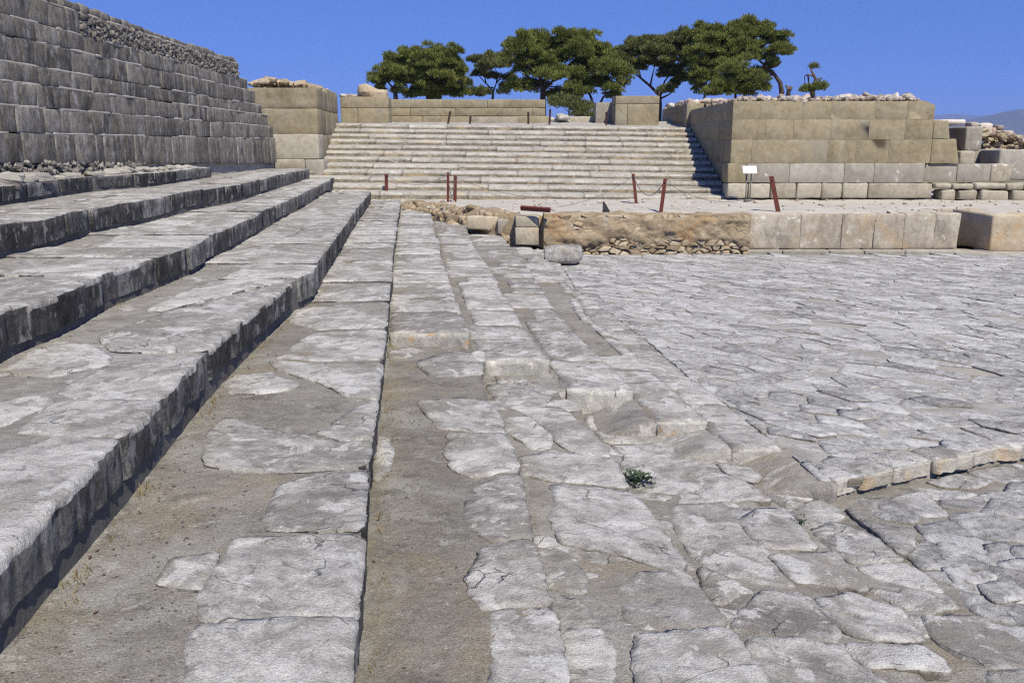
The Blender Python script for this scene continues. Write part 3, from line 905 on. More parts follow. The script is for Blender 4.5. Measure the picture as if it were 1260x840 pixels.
for c in voronoi((1.0, 16, 5.2, COURT_FAR), 0.33, 1.7, R(-50), 0.005, rc):
    q = c.mean(0)
    if q[0] > 0.583 * q[1] + 1.3 or q[1] > COURT_FAR - 0.15: continue
    # keep clear of the last band and of the kerb
    poly = [tuple(v) for v in c]
    yb = q[1]
    x9 = BX[9](yb)
    slope = (BX[9](yb + 0.3) - BX[9](yb - 0.3)) / 0.6
    n = np.array((-1.0, slope)); n /= np.linalg.norm(n)
    poly = clip_poly(poly, (x9 + 0.02, yb), n)
    if len(poly) < 3: continue
    cy = float(curb_y(q[0]))
    sl = float(curb_y(q[0] + 0.15) - curb_y(q[0] - 0.15)) / 0.3
    n = np.array((sl, -1.0)); n /= np.linalg.norm(n)
    poly = clip_poly(poly, (q[0], cy + 0.02), n)
    if len(poly) < 3 or abs(area(poly)) < 0.006: continue
    if rc.random() < 0.04: continue
    upper.append(np.array(poly))
LOWZ = (LV[10][0] - DROP, LV[10][1])
low_traced = [[(1172,635),(1200,628),(1240,635),(1285,645),(1285,665),(1230,663),(1190,655)],
 [(1037,610),(1093,612),(1133,635),(1127,643),(1090,637)], [(1097,612),(1133,602),(1168,632),(1133,635)], [(1153,622),(1173,603),(1218,610),(1205,628)],
 [(1210,630),(1223,611),(1290,622),(1290,642)], [(1133,603),(1160,600),(1170,612),(1150,613)], [(1157,667),(1193,667),(1207,678),(1160,680)],
 [(1210,670),(1240,668),(1243,682),(1213,685)], [(1247,673),(1290,671),(1290,690),(1250,685)], [(1227,690),(1290,687),(1290,712),(1240,703)],
 [(1127,645),(1170,637),(1205,660),(1140,658)], [(1160,697),(1187,693),(1205,717),(1173,715)], [(1200,690),(1220,690),(1232,706),(1210,712)], [(1205,720),(1240,712),(1270,735),(1225,742)],
 [(1140,592),(1180,583),(1225,590),(1200,600),(1160,598)], [(1190,580),(1240,570),(1290,575),(1290,590),(1235,592)], [(1243,595),(1290,593),(1290,615),(1240,605)]]
low_w = [soften([at(px, py, *LOWZ) for px, py in p]) for p in low_traced]
for c in voronoi((1.5, 6.5, 1.2, 7.2), 0.30, 1.6, R(-50), 0.006, rc):
    q = c.mean(0)
    if q[0] > 0.583 * q[1] + 1.2 or q[0] < BX[9](q[1]) + 0.12 or q[1] > curb_y(q[0]) - 0.2: continue
    if any(inside(np.vstack([c, q[None], (c + q) / 2]), t_).mean() > 0.5 for t_ in low_w): continue
    lower.append(c)
# beds
court_bed_poly = [(BX[9](y), y) for y in np.arange(curb[0, 1], COURT_FAR + 0.1, 0.5)] + [(18, COURT_FAR + 0.1), (18, 9.5)] + [tuple(c + np.array((-0.008, 0.03))) for c in curb[::-1]]
g = slab(court_bed_poly, plane(LV[10][0] - 0.011, LV[10][1]), 0.2, 0.16, 0.004, 0.01, 0.05, 0.008, 91, 1, 0.005)
obj('mortar_bed', mesh('mortar_bed', g[0], g[1], [M['bed'], M['mortar']], g[2]), pave)
low_poly = [(BX[9](y) - 0.05, y) for y in np.arange(0.9, 6.6, 0.4)] + [tuple(c + np.array((0, 0.1))) for c in curb] + [(9, 7.5), (9, 0.9)]
g = slab(low_poly, plane(LOWZ[0] - 0.012, LOWZ[1]), 0.2, 0.06, 0.004, 0.01, 0.05, 0.007, 92, 1, 0.005)
obj('mortar_bed', mesh('mortar_bed', g[0], g[1], [M['mortar'], M['mortar']], g[2]), pave)
FM = [M['flag'], M['mortar']]
# smooth mortar ramp filling the corner between the last band and the kerb
ya, yb2 = float(curb[0, 1]) - 0.02, STEPY[9] + 0.15
g = slab([(BX[9](y) - 0.42, y) for y in np.linspace(ya + .1, yb2, 6)] + [(BX[9](y) + 0.10, y) for y in np.linspace(yb2, ya, 6)],
         lambda x, y: LV[10][0] + LV[10][1] * y - 0.012 - (DROP - 0.015) * smooth(-0.02, 0.42, BX[9](y) - x), 0.15, 0.045, 0.02, 0.01, 0.04, 0.006, 93, 2, 0.01)
obj('mortar_ramp', mesh('mortar_ramp', g[0], g[1], [M['treadfill'], M['treadfill']], g[2]), pave)
for k in (6, 7, 8, 9):
    nk = {6: 5, 7: 6, 8: 7, 9: 8}[k]
    hi_a, hi_b = LV[k]
    lo_a, lo_b = (LV[nk][0] - DROP, LV[nk][1]) if nk != 7 else (LV[8][0] - DROP, LV[8][1])
    y0_, y1_ = STEPY[k] + 0.01, STEPY[nk] + 0.03
    fw = 0.30 if k < 8 else 0.50
    if y1_ - y0_ < 0.1: continue
    g = slab([(BX[nk](y) - fw, y) for y in np.linspace(y0_, y1_, 5)] + [(BX[nk](y) + 0.05, y) for y in np.linspace(y1_, y0_, 5)],
             lambda x, y: (hi_a + hi_b * y) - 0.014 - ((hi_a + hi_b * y) - (lo_a + lo_b * y) - 0.004) * smooth(-0.03, fw - 0.03, BX[nk](y) - x), 0.2, 0.04, 0.012, 0.01, 0.03, 0.006, 190 + k, 2, 0.01)
    obj('mortar_ramp', mesh('mortar_ramp', g[0], g[1], [M['treadfill'], M['treadfill']], g[2]), pave)
# lesser stones set between the big ones of the near bands
big_w = [np.array([at(px, py, LV[k][0] - DROP, LV[k][1]) for px, py in p]) for k in near_traced for p in near_traced[k]]
for c in voronoi((0.0, 5.0, 1.3, 7.6), 0.30, 1.6, R(-35), 0.007, RX):
    q = c.mean(0)
    if q[0] < BX[5](q[1]) + 0.08 or q[0] > BX[9](q[1]) - 0.05 or RX.random() < 0.12: continue
    kk = 6 if q[0] < BX[6](q[1]) else 8 if q[0] < BX[8](q[1]) else 9
    if q[1] > STEPY[kk] - 0.12: continue
    t_ = np.vstack([c, q[None], (c + q) / 2])
    if max(inside(t_, b_).mean() for b_ in big_w) > 0.62: continue
    sd_ += 1
    add_slab('slab', pave, soften(c), LV[kk][0] - DROP, LV[kk][1], 0.05, sd_, PM, 0.004, jag=0.025, up=RX.uniform(-0.009, -0.004), tilt=(RX.uniform(-.01, .01), RX.uniform(-.01, .01)))
# kerb stones along the step between the two parts of the court
for i in range(len(curb) - 1):
    p0, p1 = curb[i], curb[i + 1]
    n_ = 1
    for j in range(n_):
        a_, b_ = p0 + (p1 - p0) * j / n_, p0 + (p1 - p0) * (j + 1) / n_
        t = (b_ - a_); L = np.linalg.norm(t); t = t / L
        nrm = np.array((-t[1], t[0]))
        dpt = rc.uniform(0.16, 0.3)
        o_ = rc.uniform(-0.02, 0.02)
        sd_ += 1
        add_slab('kerb_stone', pave, soften([a_ + t * 0.012 - nrm * o_, b_ - t * 0.012 - nrm * o_ * 0.4, b_ + nrm * dpt, (a_ + b_) / 2 + nrm * (dpt + 0.03), a_ + nrm * dpt]),
                 LV[10][0], LV[10][1], 0.105, sd_, [M['slab'], M['kerb']], 0.005, jag=0.02, up=0.008, rnd=0.014)
sd_ += 1
for w_ in low_w:
    sd_ += 1
    add_slab('flagstone', pave, w_, *LOWZ, 0.06, sd_, FM, 0.005, jag=0.02, grow=0.01, up=rc.uniform(0, 0.012), tilt=(rc.uniform(-.03, .03), rc.uniform(-.03, .03)))
for c in lower:
    sd_ += 1
    q = c.mean(0)
    add_slab('flagstone', pave, soften(c), *LOWZ, 0.06, sd_, FM, 0.005, jag=0.02, up=rc.uniform(-0.008, 0.002), tilt=(rc.uniform(-.02, .02), rc.uniform(-.02, .02)))
upper.sort(key=lambda c: c.mean(0)[1])
def seen(c): return abs(area(c)) * 2.2 / max(c.mean(0)[1], 1) ** 3
n_ind = 300 - len(low_w) - len(lower)
order = sorted(range(len(upper)), key=lambda i: -seen(upper[i]))
single = set(order[:max(0, n_ind)])
rest = Bag()
for i, c in enumerate(upper):
    q = c.mean(0)
    z = LV[10][0] + LV[10][1] * q[1] + rc.uniform(-0.006, 0.006)
    tilt = (rc.gauss(0, 0.016), LV[10][1] + rc.gauss(0, 0.016))
    if i in single and q[1] < 7.6:
        sd_ += 1
        add_slab('flagstone', pave, soften(c), LV[10][0], LV[10][1], 0.06, sd_, FM, 0.005, jag=0.014, up=rc.uniform(-0.006, 0.016), tilt=(rc.gauss(0, 0.02), rc.gauss(0, 0.02)))
        continue
    g = flag(c, z, 0.07, tilt, rc.uniform(0.01, 0.03), rc.uniform(0.002, 0.009), rc.uniform(-0.003, 0.006), 0.035, rc)
    if i in single: obj('flagstone', mesh('flagstone', g[0], g[1], FM, g[2], False), pave)
    else: rest.add(*g)
if rest.n: obj('flagstones', rest.mesh('flagstones', FM, False), pave, kind='stuff')
pave['kind'] = 'structure'

# ------------------------------------------------------------------ terrace earth between the court and the great stair
TERR_PX = [(480, 246), (530, 250), (600, 258), (668, 262), (800, 262), (922, 262), (1180, 262), (1260, 262), (1400, 262)]
tf = np.array([at(px, py, 0) for px, py in TERR_PX])
tf[4:, 1] = tf[4, 1]
FRONT = float(tf[4, 1])
NX0, NX1 = xy(1181, 280, FRONT), xy(1214, 280, FRONT)
BACK = 25.8
tp = [tuple(p) for p in tf[:4]] + [(float(tf[4, 0]), FRONT + 0.2), (NX0 - 0.08, FRONT + 0.25), (NX0 - 0.08, FRONT + 1.8), (NX1 + 0.25, FRONT + 1.8), (NX1 + 0.25, FRONT + 0.25), (22, FRONT + 0.25), (22, 32), (-7.0, 32), (-7.0, 25.4)]
g = slab(tp, plane(-0.012, 0), 0.75, 0.22, 0.05, 0.05, 0.25, 0.035, 95, 2, 0.02)
obj('terrace', mesh('terrace', g[0], g[1], [M['dirt'], M['rubmort']], g[2]), kind='structure')
# earth shelf below the left wall
lp = strip_poly(lambda y: WALL_X(y) - 0.5, lambda y: EDGE[0](y) - 0.25, 7.5, ENDY[0] - 0.1, 0.8)
g = slab(lp, lambda x, y: 1.09 + 0.10 * np.clip((EDGE[0](y) - x), 0, 1.2), 0.3, 0.14, 0.02, 0.02, 0.2, 0.05, 96, 1, 0.02)
obj('earth_shelf', mesh('earth_shelf', g[0], g[1], [M['dirt'], M['dirt']], g[2]), kind='structure')

# ------------------------------------------------------------------ walls of cut blocks
def block(parent, name, p0, p1, z0, z1, depth, mat, seed, amp=0.012, r=0.025, n=(5, 3, 4), proud=0.0, gap=0.006, sh=None):
    """one block of a course, its face running from p0 to p1 (face on the right-hand side of that direction)"""
    p0, p1 = np.asarray(p0, float), np.asarray(p1, float)
    t = p1 - p0
    L = float(np.linalg.norm(t)); t = t / L
    nrm = np.array((t[1], -t[0]))
    P, F = rough_box((L - 2 * gap, depth, z1 - z0 - 2 * gap), n, r, amp, 2.2, seed)
    if sh is not None: P = sh(P, L, z1 - z0)
    c = (p0 + p1) / 2 - nrm * (depth / 2 - proud)
    Q = np.column_stack([c[0] + P[:, 0] * t[0] + P[:, 1] * -nrm[0], c[1] + P[:, 0] * t[1] + P[:, 1] * -nrm[1], P[:, 2] + (z0 + z1) / 2])
    return obj(name, mesh(name, Q, F, [mat]), parent)
def lerp(a, b, t): return np.asarray(a, float) * (1 - t) + np.asarray(b, float) * t
def box_core(parent, name, p0, p1, z0, z1, depth, mat, inset):
    p0, p1 = np.asarray(p0, float), np.asarray(p1, float)
    t = (p1 - p0) / np.linalg.norm(p1 - p0)
    nrm = np.array((t[1], -t[0]))
    a, b = p0 - nrm * inset, p1 - nrm * inset
    c, d = b - nrm * (depth - 2 * inset), a - nrm * (depth - 2 * inset)
    V = [(*q, z) for z in (z0, z1) for q in (a, b, c, d)]
    F = [(0, 1, 5, 4), (1, 2, 6, 5), (2, 3, 7, 6), (3, 0, 4, 7), (4, 5, 6, 7), (3, 2, 1, 0)]
    return obj(name, mesh(name, np.array(V), F, [mat], smooth=False), parent)
STONES = [lump_geo(s, 0.62 + 0.1 * (s % 4), 0.35, 3) for s in range(14)]
PEB = [lump_geo(50 + s, 0.7, 0.35, 2) for s in range(6)]
def heap(bag, x0, x1, y0, y1, zf, n, smin, smax, rng, geo=None, pile=0.0):
    geo = geo or STONES
    for _ in range(n):
        s = rng.uniform(smin, smax) * rng.choice((0.6, 0.8, 1.0))
        x, y = rng.uniform(x0, x1), rng.uniform(y0, y1)
        P, F = rng.choice(geo)
        bag.add(xform(P, (x, y, zf(x, y) + s * 0.25 + rng.uniform(0, pile)), (s * rng.uniform(0.8, 1.3), s * rng.uniform(0.8, 1.2), s * rng.uniform(0.6, 1.0)),
                      (rng.uniform(-.5, .5), rng.uniform(-.5, .5), rng.uniform(0, 6))), F)

# left retaining wall: grey ashlar in eight courses
rw = random.Random(21)
lw = thing('retaining_wall', 'tall dark grey retaining wall of streaked ashlar blocks along the left', 'stone wall', (-7.0, 16, 0.9))
W0, W1 = 7.6, None
def wp(y, batter=0.0): return np.array((float(WALL_X(y)) - batter, y))
wall_y = lambda px: 6.2065 / ((630 - px) / 1080 - 0.037)
zl = [zy(y_, wall_y(0)) for y_ in (163, 127, 95, 69, 33, 5)]
WTOP = zy(72, wall_y(307))
zl += [WTOP - 0.13]
WB = 1.28
courses = [(WB, zl[0], wall_y(346)), (zl[0], zl[1], wall_y(344)), (zl[1], zl[2], wall_y(339)), (zl[2], zl[3], wall_y(333)), (zl[3], zl[4], wall_y(326)), (zl[4], zl[5], wall_y(318)), (zl[5], zl[6], wall_y(310))]
WE = wall_y(309)
sdw = 0
for ci, (z0, z1, ye) in enumerate(courses):
    y = W0 + rw.uniform(0, .3)
    bat = 0.007 * ci
    while y < ye - 0.05:
        L = rw.uniform(0.38, 1.0)
        e = min(y + L, ye)
        if ye - e < 0.25: e = ye
        sdw += 1
        if ci == 0: z0 = float(np.interp((y + e) / 2, [9, 16, 27], [1.40, 1.24, 1.00]))
        if not (ci == 6 and y > 14.3):
            block(lw, 'block', wp(y, bat), wp(e, bat), z0 + rw.uniform(-.006, .006), z1 + rw.uniform(-.01, .006), 0.5, M['wall'], sdw, 0.02, 0.014, (6, 3, 5), rw.uniform(0.0, 0.016), rw.uniform(0.003, 0.009))
        if rw.random() < 0.8: block(lw, 'joint_mortar', wp(y, bat - 0.004), wp(min(e + 0.1, ye), bat - 0.004), z1 - 0.022, z1 + 0.018, 0.3, M['wallmortar'], sdw + 3000, 0.02, 0.008, (8, 2, 2), 0.0, 0.0)
        y = e
box_core(lw, 'mortar_core', wp(W0 + .1), wp(WE - .1), 1.0, zl[5], 0.9, M['wallmortar'], 0.17)
box_core(lw, 'mortar_core', wp(WE - .1), wp(26.9), 1.0, zl[2] - .05, 0.9, M['wallmortar'], 0.14)
# rough rubble band under the top
b = Bag()
for _ in range(2200):
    y = rw.uniform(14.6, WE)
    z = rw.uniform(zl[5] + .0, WTOP - .14)
    s = rw.uniform(0.018, 0.05)
    P, F = rw.choice(STONES)
    b.add(xform(P, (float(WALL_X(y)) - 0.075 + rw.uniform(-.03, .02), y, z), (s, s * 1.3, s * 0.9), (rw.uniform(-.4, .4), rw.uniform(-.4, .4), rw.uniform(-.4, .4))), F)
obj('rubble_fill', b.mesh('rubble_fill', [M['wall']], False), lw, kind='stuff')
box_core(lw, 'rubble_core', wp(14.4), wp(WE - .05), zl[5] - .05, WTOP - .12, 0.9, M['wall'], 0.085)
y = 8.0
while y < WE - .05:
    e = min(y + rw.uniform(0.3, 0.8), WE)
    sdw += 1
    block(lw, 'cap_stone', wp(y, 0.06), wp(e, 0.06), WTOP - .14, WTOP + rw.uniform(-.02, .02), 0.5, M['wall'], sdw, 0.05, 0.03, (4, 3, 3), rw.uniform(-0.04, 0.03), 0.012)
    y = e
# small rubble under the lowest course, loose pale rocks in front
b = Bag()
for _ in range(900):
    y = rw.uniform(7.6, 16.6)
    z = rw.uniform(1.08, float(np.interp(y, [9, 16, 27], [1.42, 1.26, 1.02])))
    s = rw.uniform(0.018, 0.05)
    P, F = rw.choice(PEB)
    b.add(xform(P, (float(WALL_X(y)) - 0.03 + rw.uniform(-.05, .04), y, z), (s, s * 1.3, s), (rw.uniform(-.6, .6), rw.uniform(-.6, .6), rw.uniform(0, 3))), F)
obj('rubble_base', b.mesh('rubble_base', [M['core']], False), lw, kind='stuff')
box_core(lw, 'footing', wp(W0), wp(27.4), 0.7, WB + 0.06, 0.9, M['core'], 0.06)
# pale rocks lying along the foot of the wall
rock_me = [mesh('pale_rock', *lump_geo(80 + s, 0.6, 0.4, 4), [M['palerock']], smooth=False) for s in range(5)]
for i in range(40):
    y = 8.6 + 9.6 * (i / 40) ** 1.1 + rw.uniform(-.2, .2)
    ex, wx = float(EDGE[0](y)), float(WALL_X(y))
    x = rw.uniform(wx + 0.15, ex - 0.2) if ex - wx > 0.5 else (wx + ex) / 2
    s = rw.uniform(0.05, 0.15) * (1.25 if y < 12 else 0.8)
    o = obj('pale_rock', rock_me[i % 5])
    o.location = (x, y, 1.09 + 0.1 * min(1.2, max(0, ex - x)) + s * 0.12)
    o.scale = (s * rw.uniform(.8, 1.3), s * rw.uniform(0.9, 1.5), s * rw.uniform(.5, .8))
    o.rotation_euler = (rw.uniform(-.3, .3), rw.uniform(-.3, .3), rw.uniform(0, 6))
    tag(o, 'pale limestone lump lying on the earth at the foot of the dark retaining wall', 'rock', 'pale rocks along the foot of the retaining wall')

# ------------------------------------------------------------------ the great stair
ST_X0, ST_X1 = -6.15, 6.38
ST_Y0, TREAD, RISE, NST = 26.0, 0.58, 0.186, 12
def st_z(x): return -0.0115 * x
stair = thing('grand_staircase', 'wide flight of worn pale stone steps rising to the trees', 'staircase', (0, ST_Y0, 0))
rs_ = random.Random(31)
def step_slab(x0, x1, y0, y1, z, hgt, seed, nosing=0.055, tilt=0.05):
    nx = max(4, int((x1 - x0) / 0.11))
    xs = np.linspace(x0, x1, nx + 1)
    # profile from the foot of the riser over the worn nosing to the back of the tread
    prof = [(0.012, -hgt), (0.004, -hgt * 0.66), (0.0, -nosing * 1.5), (nosing * 0.22, -nosing * 0.62), (nosing * 0.75, -nosing * 0.18), (nosing * 1.5, 0.0)]
    L = y1 - y0
    prof += [(nosing + (L - nosing) * t, (L - nosing) * t * tilt) for t in (0.3, 0.65, 1.0)]
    V = []
    for x in xs:
        for j, (dy, dz) in enumerate(prof):
            V.append((x, y0 + dy, z + dz + st_z(x)))
    V = np.array(V)
    nz = fbm(V * np.array((2.2, 3, 6)) + seed, 4)
    n2 = fbm(V * np.array((5, 5, 9)) + seed + 9, 2)
    V[:, 1] += nz * 0.04 + n2 * 0.014
    V[:, 2] += n2 * 0.012 + nz * 0.012
    k = len(prof)
    F, m = [], []
    for i in range(nx):
        for j in range(k - 1):
            F.append((i * k + j, (i + 1) * k + j, (i + 1) * k + j + 1, i * k + j + 1))
            m.append(1 if j < 2 else 0)
    # end caps
    F.append(tuple(range(k))[::-1]); m.append(1)
    F.append(tuple(nx * k + j for j in range(k))); m.append(1)
    return V, F, m
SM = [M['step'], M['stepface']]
for s in range(NST):
    y0 = ST_Y0 + s * TREAD
    z = (s + 1) * RISE - 0.03
    x0 = ST_X0 - 0.75 * s / NST
    x1 = ST_X1 + 0.03
    core = mesh('step', np.array([(x, y, zz) for zz in (z - 0.6, z - 0.05) for x, y in ((x0, y0 + 0.12), (x1, y0 + 0.12), (x1, y0 + TREAD + 0.2), (x0, y0 + TREAD + 0.2))]),
                [(0, 1, 5, 4), (1, 2, 6, 5), (2, 3, 7, 6), (3, 0, 4, 7), (4, 5, 6, 7)], [M['stepface']], smooth=False)
    core_v = core
    st = obj('step', core, stair)
    x = x0
    while x < x1 - 0.05:
        e = min(x + rs_.uniform(1.0, 3.4), x1)
        if x1 - e < 0.4: e = x1
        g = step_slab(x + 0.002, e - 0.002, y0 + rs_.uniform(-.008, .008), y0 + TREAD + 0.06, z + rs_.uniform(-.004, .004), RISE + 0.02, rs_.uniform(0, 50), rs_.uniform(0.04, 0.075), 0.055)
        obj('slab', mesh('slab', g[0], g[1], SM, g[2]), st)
        x = e
TOPZ = NST * RISE
LANDY = ST_Y0 + NST * TREAD
g = slab([(-9, LANDY - 0.02), (8.5, LANDY - 0.02), (12, 44), (-12, 44)], lambda x, y: TOPZ + st_z(x) * (1 - smooth(34, 37, y)) - 0.02 + 0.055 * np.clip(y - LANDY, 0, 4), 0.3, 0.3, 0.02, 0.03, 0.2, 0.04, 97, 1, 0.02)
obj('landing', mesh('landing', g[0], g[1], [M['step'], M['stepface']], g[2]), kind='structure')

# ------------------------------------------------------------------ right wing beside the stair
WX, WY = 6.42, 25.8
wing = thing('corner_bastion', 'large buff sandstone block wall with rubble along its top right of the staircase', 'stone wall', (9.3, WY, 0))
def px_x(z4, Y=WY): return xy(800 + z4 / 2.739, 200, Y)
cz = [zy(y_, WY) for y_ in (124.5, 147, 171.8, 201, 225, 243)]
rows = [(cz[1], cz[0], [270, 360, 500, 595, 680, 745, 850, 942], 'sand', 0.0),
        (cz[2], cz[1], [270, 383, 475, 600, 728, 848, 942], 'sand', 0.0),
        (cz[3], cz[2], [270, 340, 595, 690, 800, 942], 'sand', 0.005),
        (cz[4], cz[3], [262, 325, 470, 655, 755, 925], 'grey', 0.05),
        (cz[5] - .03, cz[4], [262, 333, 410, 497, 582, 652, 738, 958], 'cream', 0.09)]
sdw = 400
for ri, (z0, z1, js, mt, pr) in enumerate(rows):
    for i in range(len(js) - 1):
        sdw += 1
        sh = None
        if ri == 0 and i == len(js) - 2:
            def sh(P, L, H):
                P = P.copy()
                k = np.clip((P[:, 0] - (L / 2 - 0.35)) / 0.35, 0, 1)
                P[:, 2] -= (P[:, 2] > 0) * k ** 3 * 0.12
                return P
        block(wing, 'block', (px_x(js[i]), WY), (px_x(js[i + 1]), WY), z0, z1, 0.7, M['sand'] if (mt == 'grey' and i == 0) else M[mt], sdw, 0.008 if mt == 'sand' else 0.02 if mt == 'grey' else 0.04, 0.003 if mt == 'sand' else 0.02 if mt == 'grey' else 0.05,
              (5, 3, 4), pr, 0.0016 if mt == 'sand' else 0.003 if mt == 'grey' else 0.006, sh)
# its side along the stair
side_y = [WY + 0.02, 27.4, 29.0, 30.9, 32.7]
for ri, (z0, z1, js, mt, pr) in enumerate(rows[:4]):
    ys = side_y if ri % 2 == 0 else [WY + 0.02, 28.1, 30.1, 32.7]
    for i in range(len(ys) - 1):
        sdw += 1
        block(wing, 'block', (WX + 0.02, ys[i + 1]), (WX + 0.02, ys[i] + (0.70 if i == 0 else 0)), z0, z1, 0.6, M['sand'], sdw, 0.008, 0.004, (5, 3, 4), 0.0, 0.0016)
xe = px_x(925)
V = np.array([(x, y, z) for z in (-0.1, 2.80) for x, y in ((WX + 0.2, WY + 0.3), (xe - 0.1, WY + 0.3), (xe - 0.1, 38), (WX + 0.2, 38))])
BOXF = [(0, 1, 5, 4), (1, 2, 6, 5), (2, 3, 7, 6), (3, 0, 4, 7), (4, 5, 6, 7)]
obj('rubble_core', mesh('rubble_core', V, BOXF, [M['rubmort']], smooth=False), wing)
# rubble on top: the larger stones one by one
rt = random.Random(41)
top_me = [mesh('rubble_stone', *lump_geo(120 + s, 0.6, 0.45, 3), [M['topstone']], smooth=False) for s in range(8)]
for i in range(150):
    y = WY + 0.12 + abs(rt.gauss(0, 1.6))
    x = rt.uniform(WX + 0.25, xe - 0.35)
    hgt = 2.80 + 0.04 * math.sin(x * 1.3)
    s = rt.uniform(0.05, 0.15)
    o = obj('rubble_stone', top_me[i % 8], wing)
    o.location = Vector((x, y, hgt + s * 0.35)) - Vector(wing.location)
    o.scale = (s * rt.uniform(.9, 1.5), s, s * rt.uniform(.6, 1.0))
    o.rotation_euler = (rt.uniform(-.5, .5), rt.uniform(-.5, .5), rt.uniform(0, 6))
b = Bag()
heap(b, WX + 0.15, xe - 0.25, WY + 0.05, 31, lambda x, y: 2.80, 1400, 0.03, 0.08, rt, PEB)
obj('rubble', b.mesh('rubble', [M['topstone']], False), wing, kind='stuff')

# continuation of that wall at the head of the stair
cont = thing('upper_side_wall', 'shaded low wall with rubble crest at the head of the stair behind the big bastion', 'stone wall', (6.4, 36, 2.3))
sdw = 520
for (z0, z1) in ((2.0, 2.35), (2.35, 2.75), (2.75, 3.02)):
    ys = [33.2, 35.2, 37.1, 38.9]
    for i in range(3):
        sdw += 1
        block(cont, 'block', (WX + 0.03, ys[i + 1]), (WX + 0.03, ys[i]), z0, z1, 0.6, M['sand'], sdw, 0.01, 0.015, (5, 3, 4), 0.0, 0.003)
block(cont, 'pilaster', (WX - 0.12, 32.74), (WX + 0.5, 32.74), 1.9, 3.0, 0.45, M['sand'], 530, 0.01, 0.02)
b = Bag()
heap(b, WX + 0.05, WX + 1.5, 32.8, 39, lambda x, y: 2.96, 520, 0.05, 0.15, rt, STONES, 0.08)
obj('rubble', b.mesh('rubble', [M['topstone']], False), cont, kind='stuff')

# low extension of the bastion to the right
extw = thing('low_wall', 'low buff wall running on from the bastion with an orange stained end', 'stone wall', (13.4, WY, 0))
ej = [932, 1045, 1160, 1228]
sdw = 560
for i in range(3):
    sdw += 1
    block(extw, 'block', (px_x(ej[i]), WY + 0.12), (px_x(ej[i + 1]), WY + 0.12), zy(224, WY), zy(202, WY), 0.7, M['ortho'] if i == 2 else M['grey'], sdw, 0.015, 0.02, (5, 3, 4), 0.0, 0.004)
fj = [962, 1022, 1098, 1205, 1262, 1330]
for i in range(5):
    sdw += 1
    block(extw, 'footing_stone', (px_x(fj[i]), WY - 0.1), (px_x(fj[i + 1]), WY - 0.1), zy(233, WY) + rt.uniform(-.03, .02), zy(225, WY), 0.6, M['cream'], sdw, 0.05, 0.05, (4, 3, 3), 0.0, 0.014)
    block(extw, 'footing_stone', (px_x(fj[i] + 20), WY - 0.1), (px_x(fj[i + 1] + 12), WY - 0.1), -0.05, zy(233, WY), 0.6, M['cream'], sdw + 30, 0.06, 0.06, (4, 3, 3), 0.04, 0.02)
# broken buff wall above it
brk = thing('broken_wall_end', 'broken buff block wall end with ragged right edge beside the bastion', 'stone wall', (12.9, 26.0, 1.0))
def brk_sh(cut):
    def f(P, L, H):
        P = P.copy()
        k = P[:, 0] > L / 2 - 0.3
        P[:, 0] -= k * np.clip(P[:, 2] / H + 0.5, 0, 1) * cut
        return P
    return f
block(brk, 'block', (px_x(946), 25.86), (px_x(1046), 25.86), zy(201.5, 26), zy(171, 26), 0.6, M['sand'], 571, 0.02, 0.02, (6, 3, 5), 0, 0.003, brk_sh(0.16))
block(brk, 'block', (px_x(946), 25.86), (px_x(1006), 25.86), zy(171, 26), zy(148.5, 26), 0.6, M['sand'], 572, 0.02, 0.02, (5, 3, 4), 0, 0.003, brk_sh(0.10))
block(brk, 'cap_stone', (px_x(985), 26.1), (px_x(1068), 26.1), zy(153, 26), zy(147, 26), 0.9, M['topstone'], 573, 0.05, 0.05, (5, 4, 3), 0, 0.0)
# standing slab stub and low blocks behind
stub = thing('standing_slab', 'upright grey stone slab stub right of the broken wall end', 'stone slab', (14.0, 26.6, 1.0))
block(stub, 'slab', (xy(1187, 180, 26.3), 26.3), (xy(1208, 180, 26.3), 26.3), zy(186, 26.3), zy(156, 26.3), 1.6, M['grey'], 580, 0.05, 0.05, (4, 5, 5), 0, 0.0)
block(stub, 'base', (xy(1183, 180, 26.2), 26.2), (xy(1201, 180, 26.2), 26.2), zy(203, 26.2), zy(186, 26.2), 1.6, M['cream'], 581, 0.04, 0.05, (4, 5, 5), 0, 0.0)
rb = thing('ruined_wall', 'ruined rubble wall with grey blocks at the right edge before the blue hills', 'ruined wall', (16, 27.5, 0.5))
block(rb, 'block', (xy(1232, 180, 26.4), 26.4), (xy(1300, 180, 26.4), 26.4), zy(222, 26.4), zy(184, 26.4), 1.2, M['grey'], 590, 0.05, 0.05, (6, 5, 5), 0, 0.0)
block(rb, 'block', (xy(1199, 180, 27.6), 27.6), (xy(1234, 180, 27.6), 27.6), zy(205, 27.6), zy(184, 27.6), 1.2, M['grey'], 591, 0.05, 0.05, (6, 5, 5), 0, 0.0)
b = Bag()
for _ in range(1100):
    px = rt.uniform(1206, 1330)
    Y = rt.uniform(28.0, 30)
    top = np.interp(px, [1206, 1225, 1245, 1262, 1330], [158, 160, 166, 172, 176])
    py = rt.uniform(top, 200)
    p = at_y(px, py, Y)
    s = rt.uniform(0.03, 0.10)
    P, F = rt.choice(STONES)
    b.add(xform(P, p, (s * 1.3, s, s * .8), (rt.uniform(-.4, .4), rt.uniform(-.4, .4), rt.uniform(0, 6))), F)
obj('rubble', b.mesh('rubble', [M['rubble']], False), rb, kind='stuff')
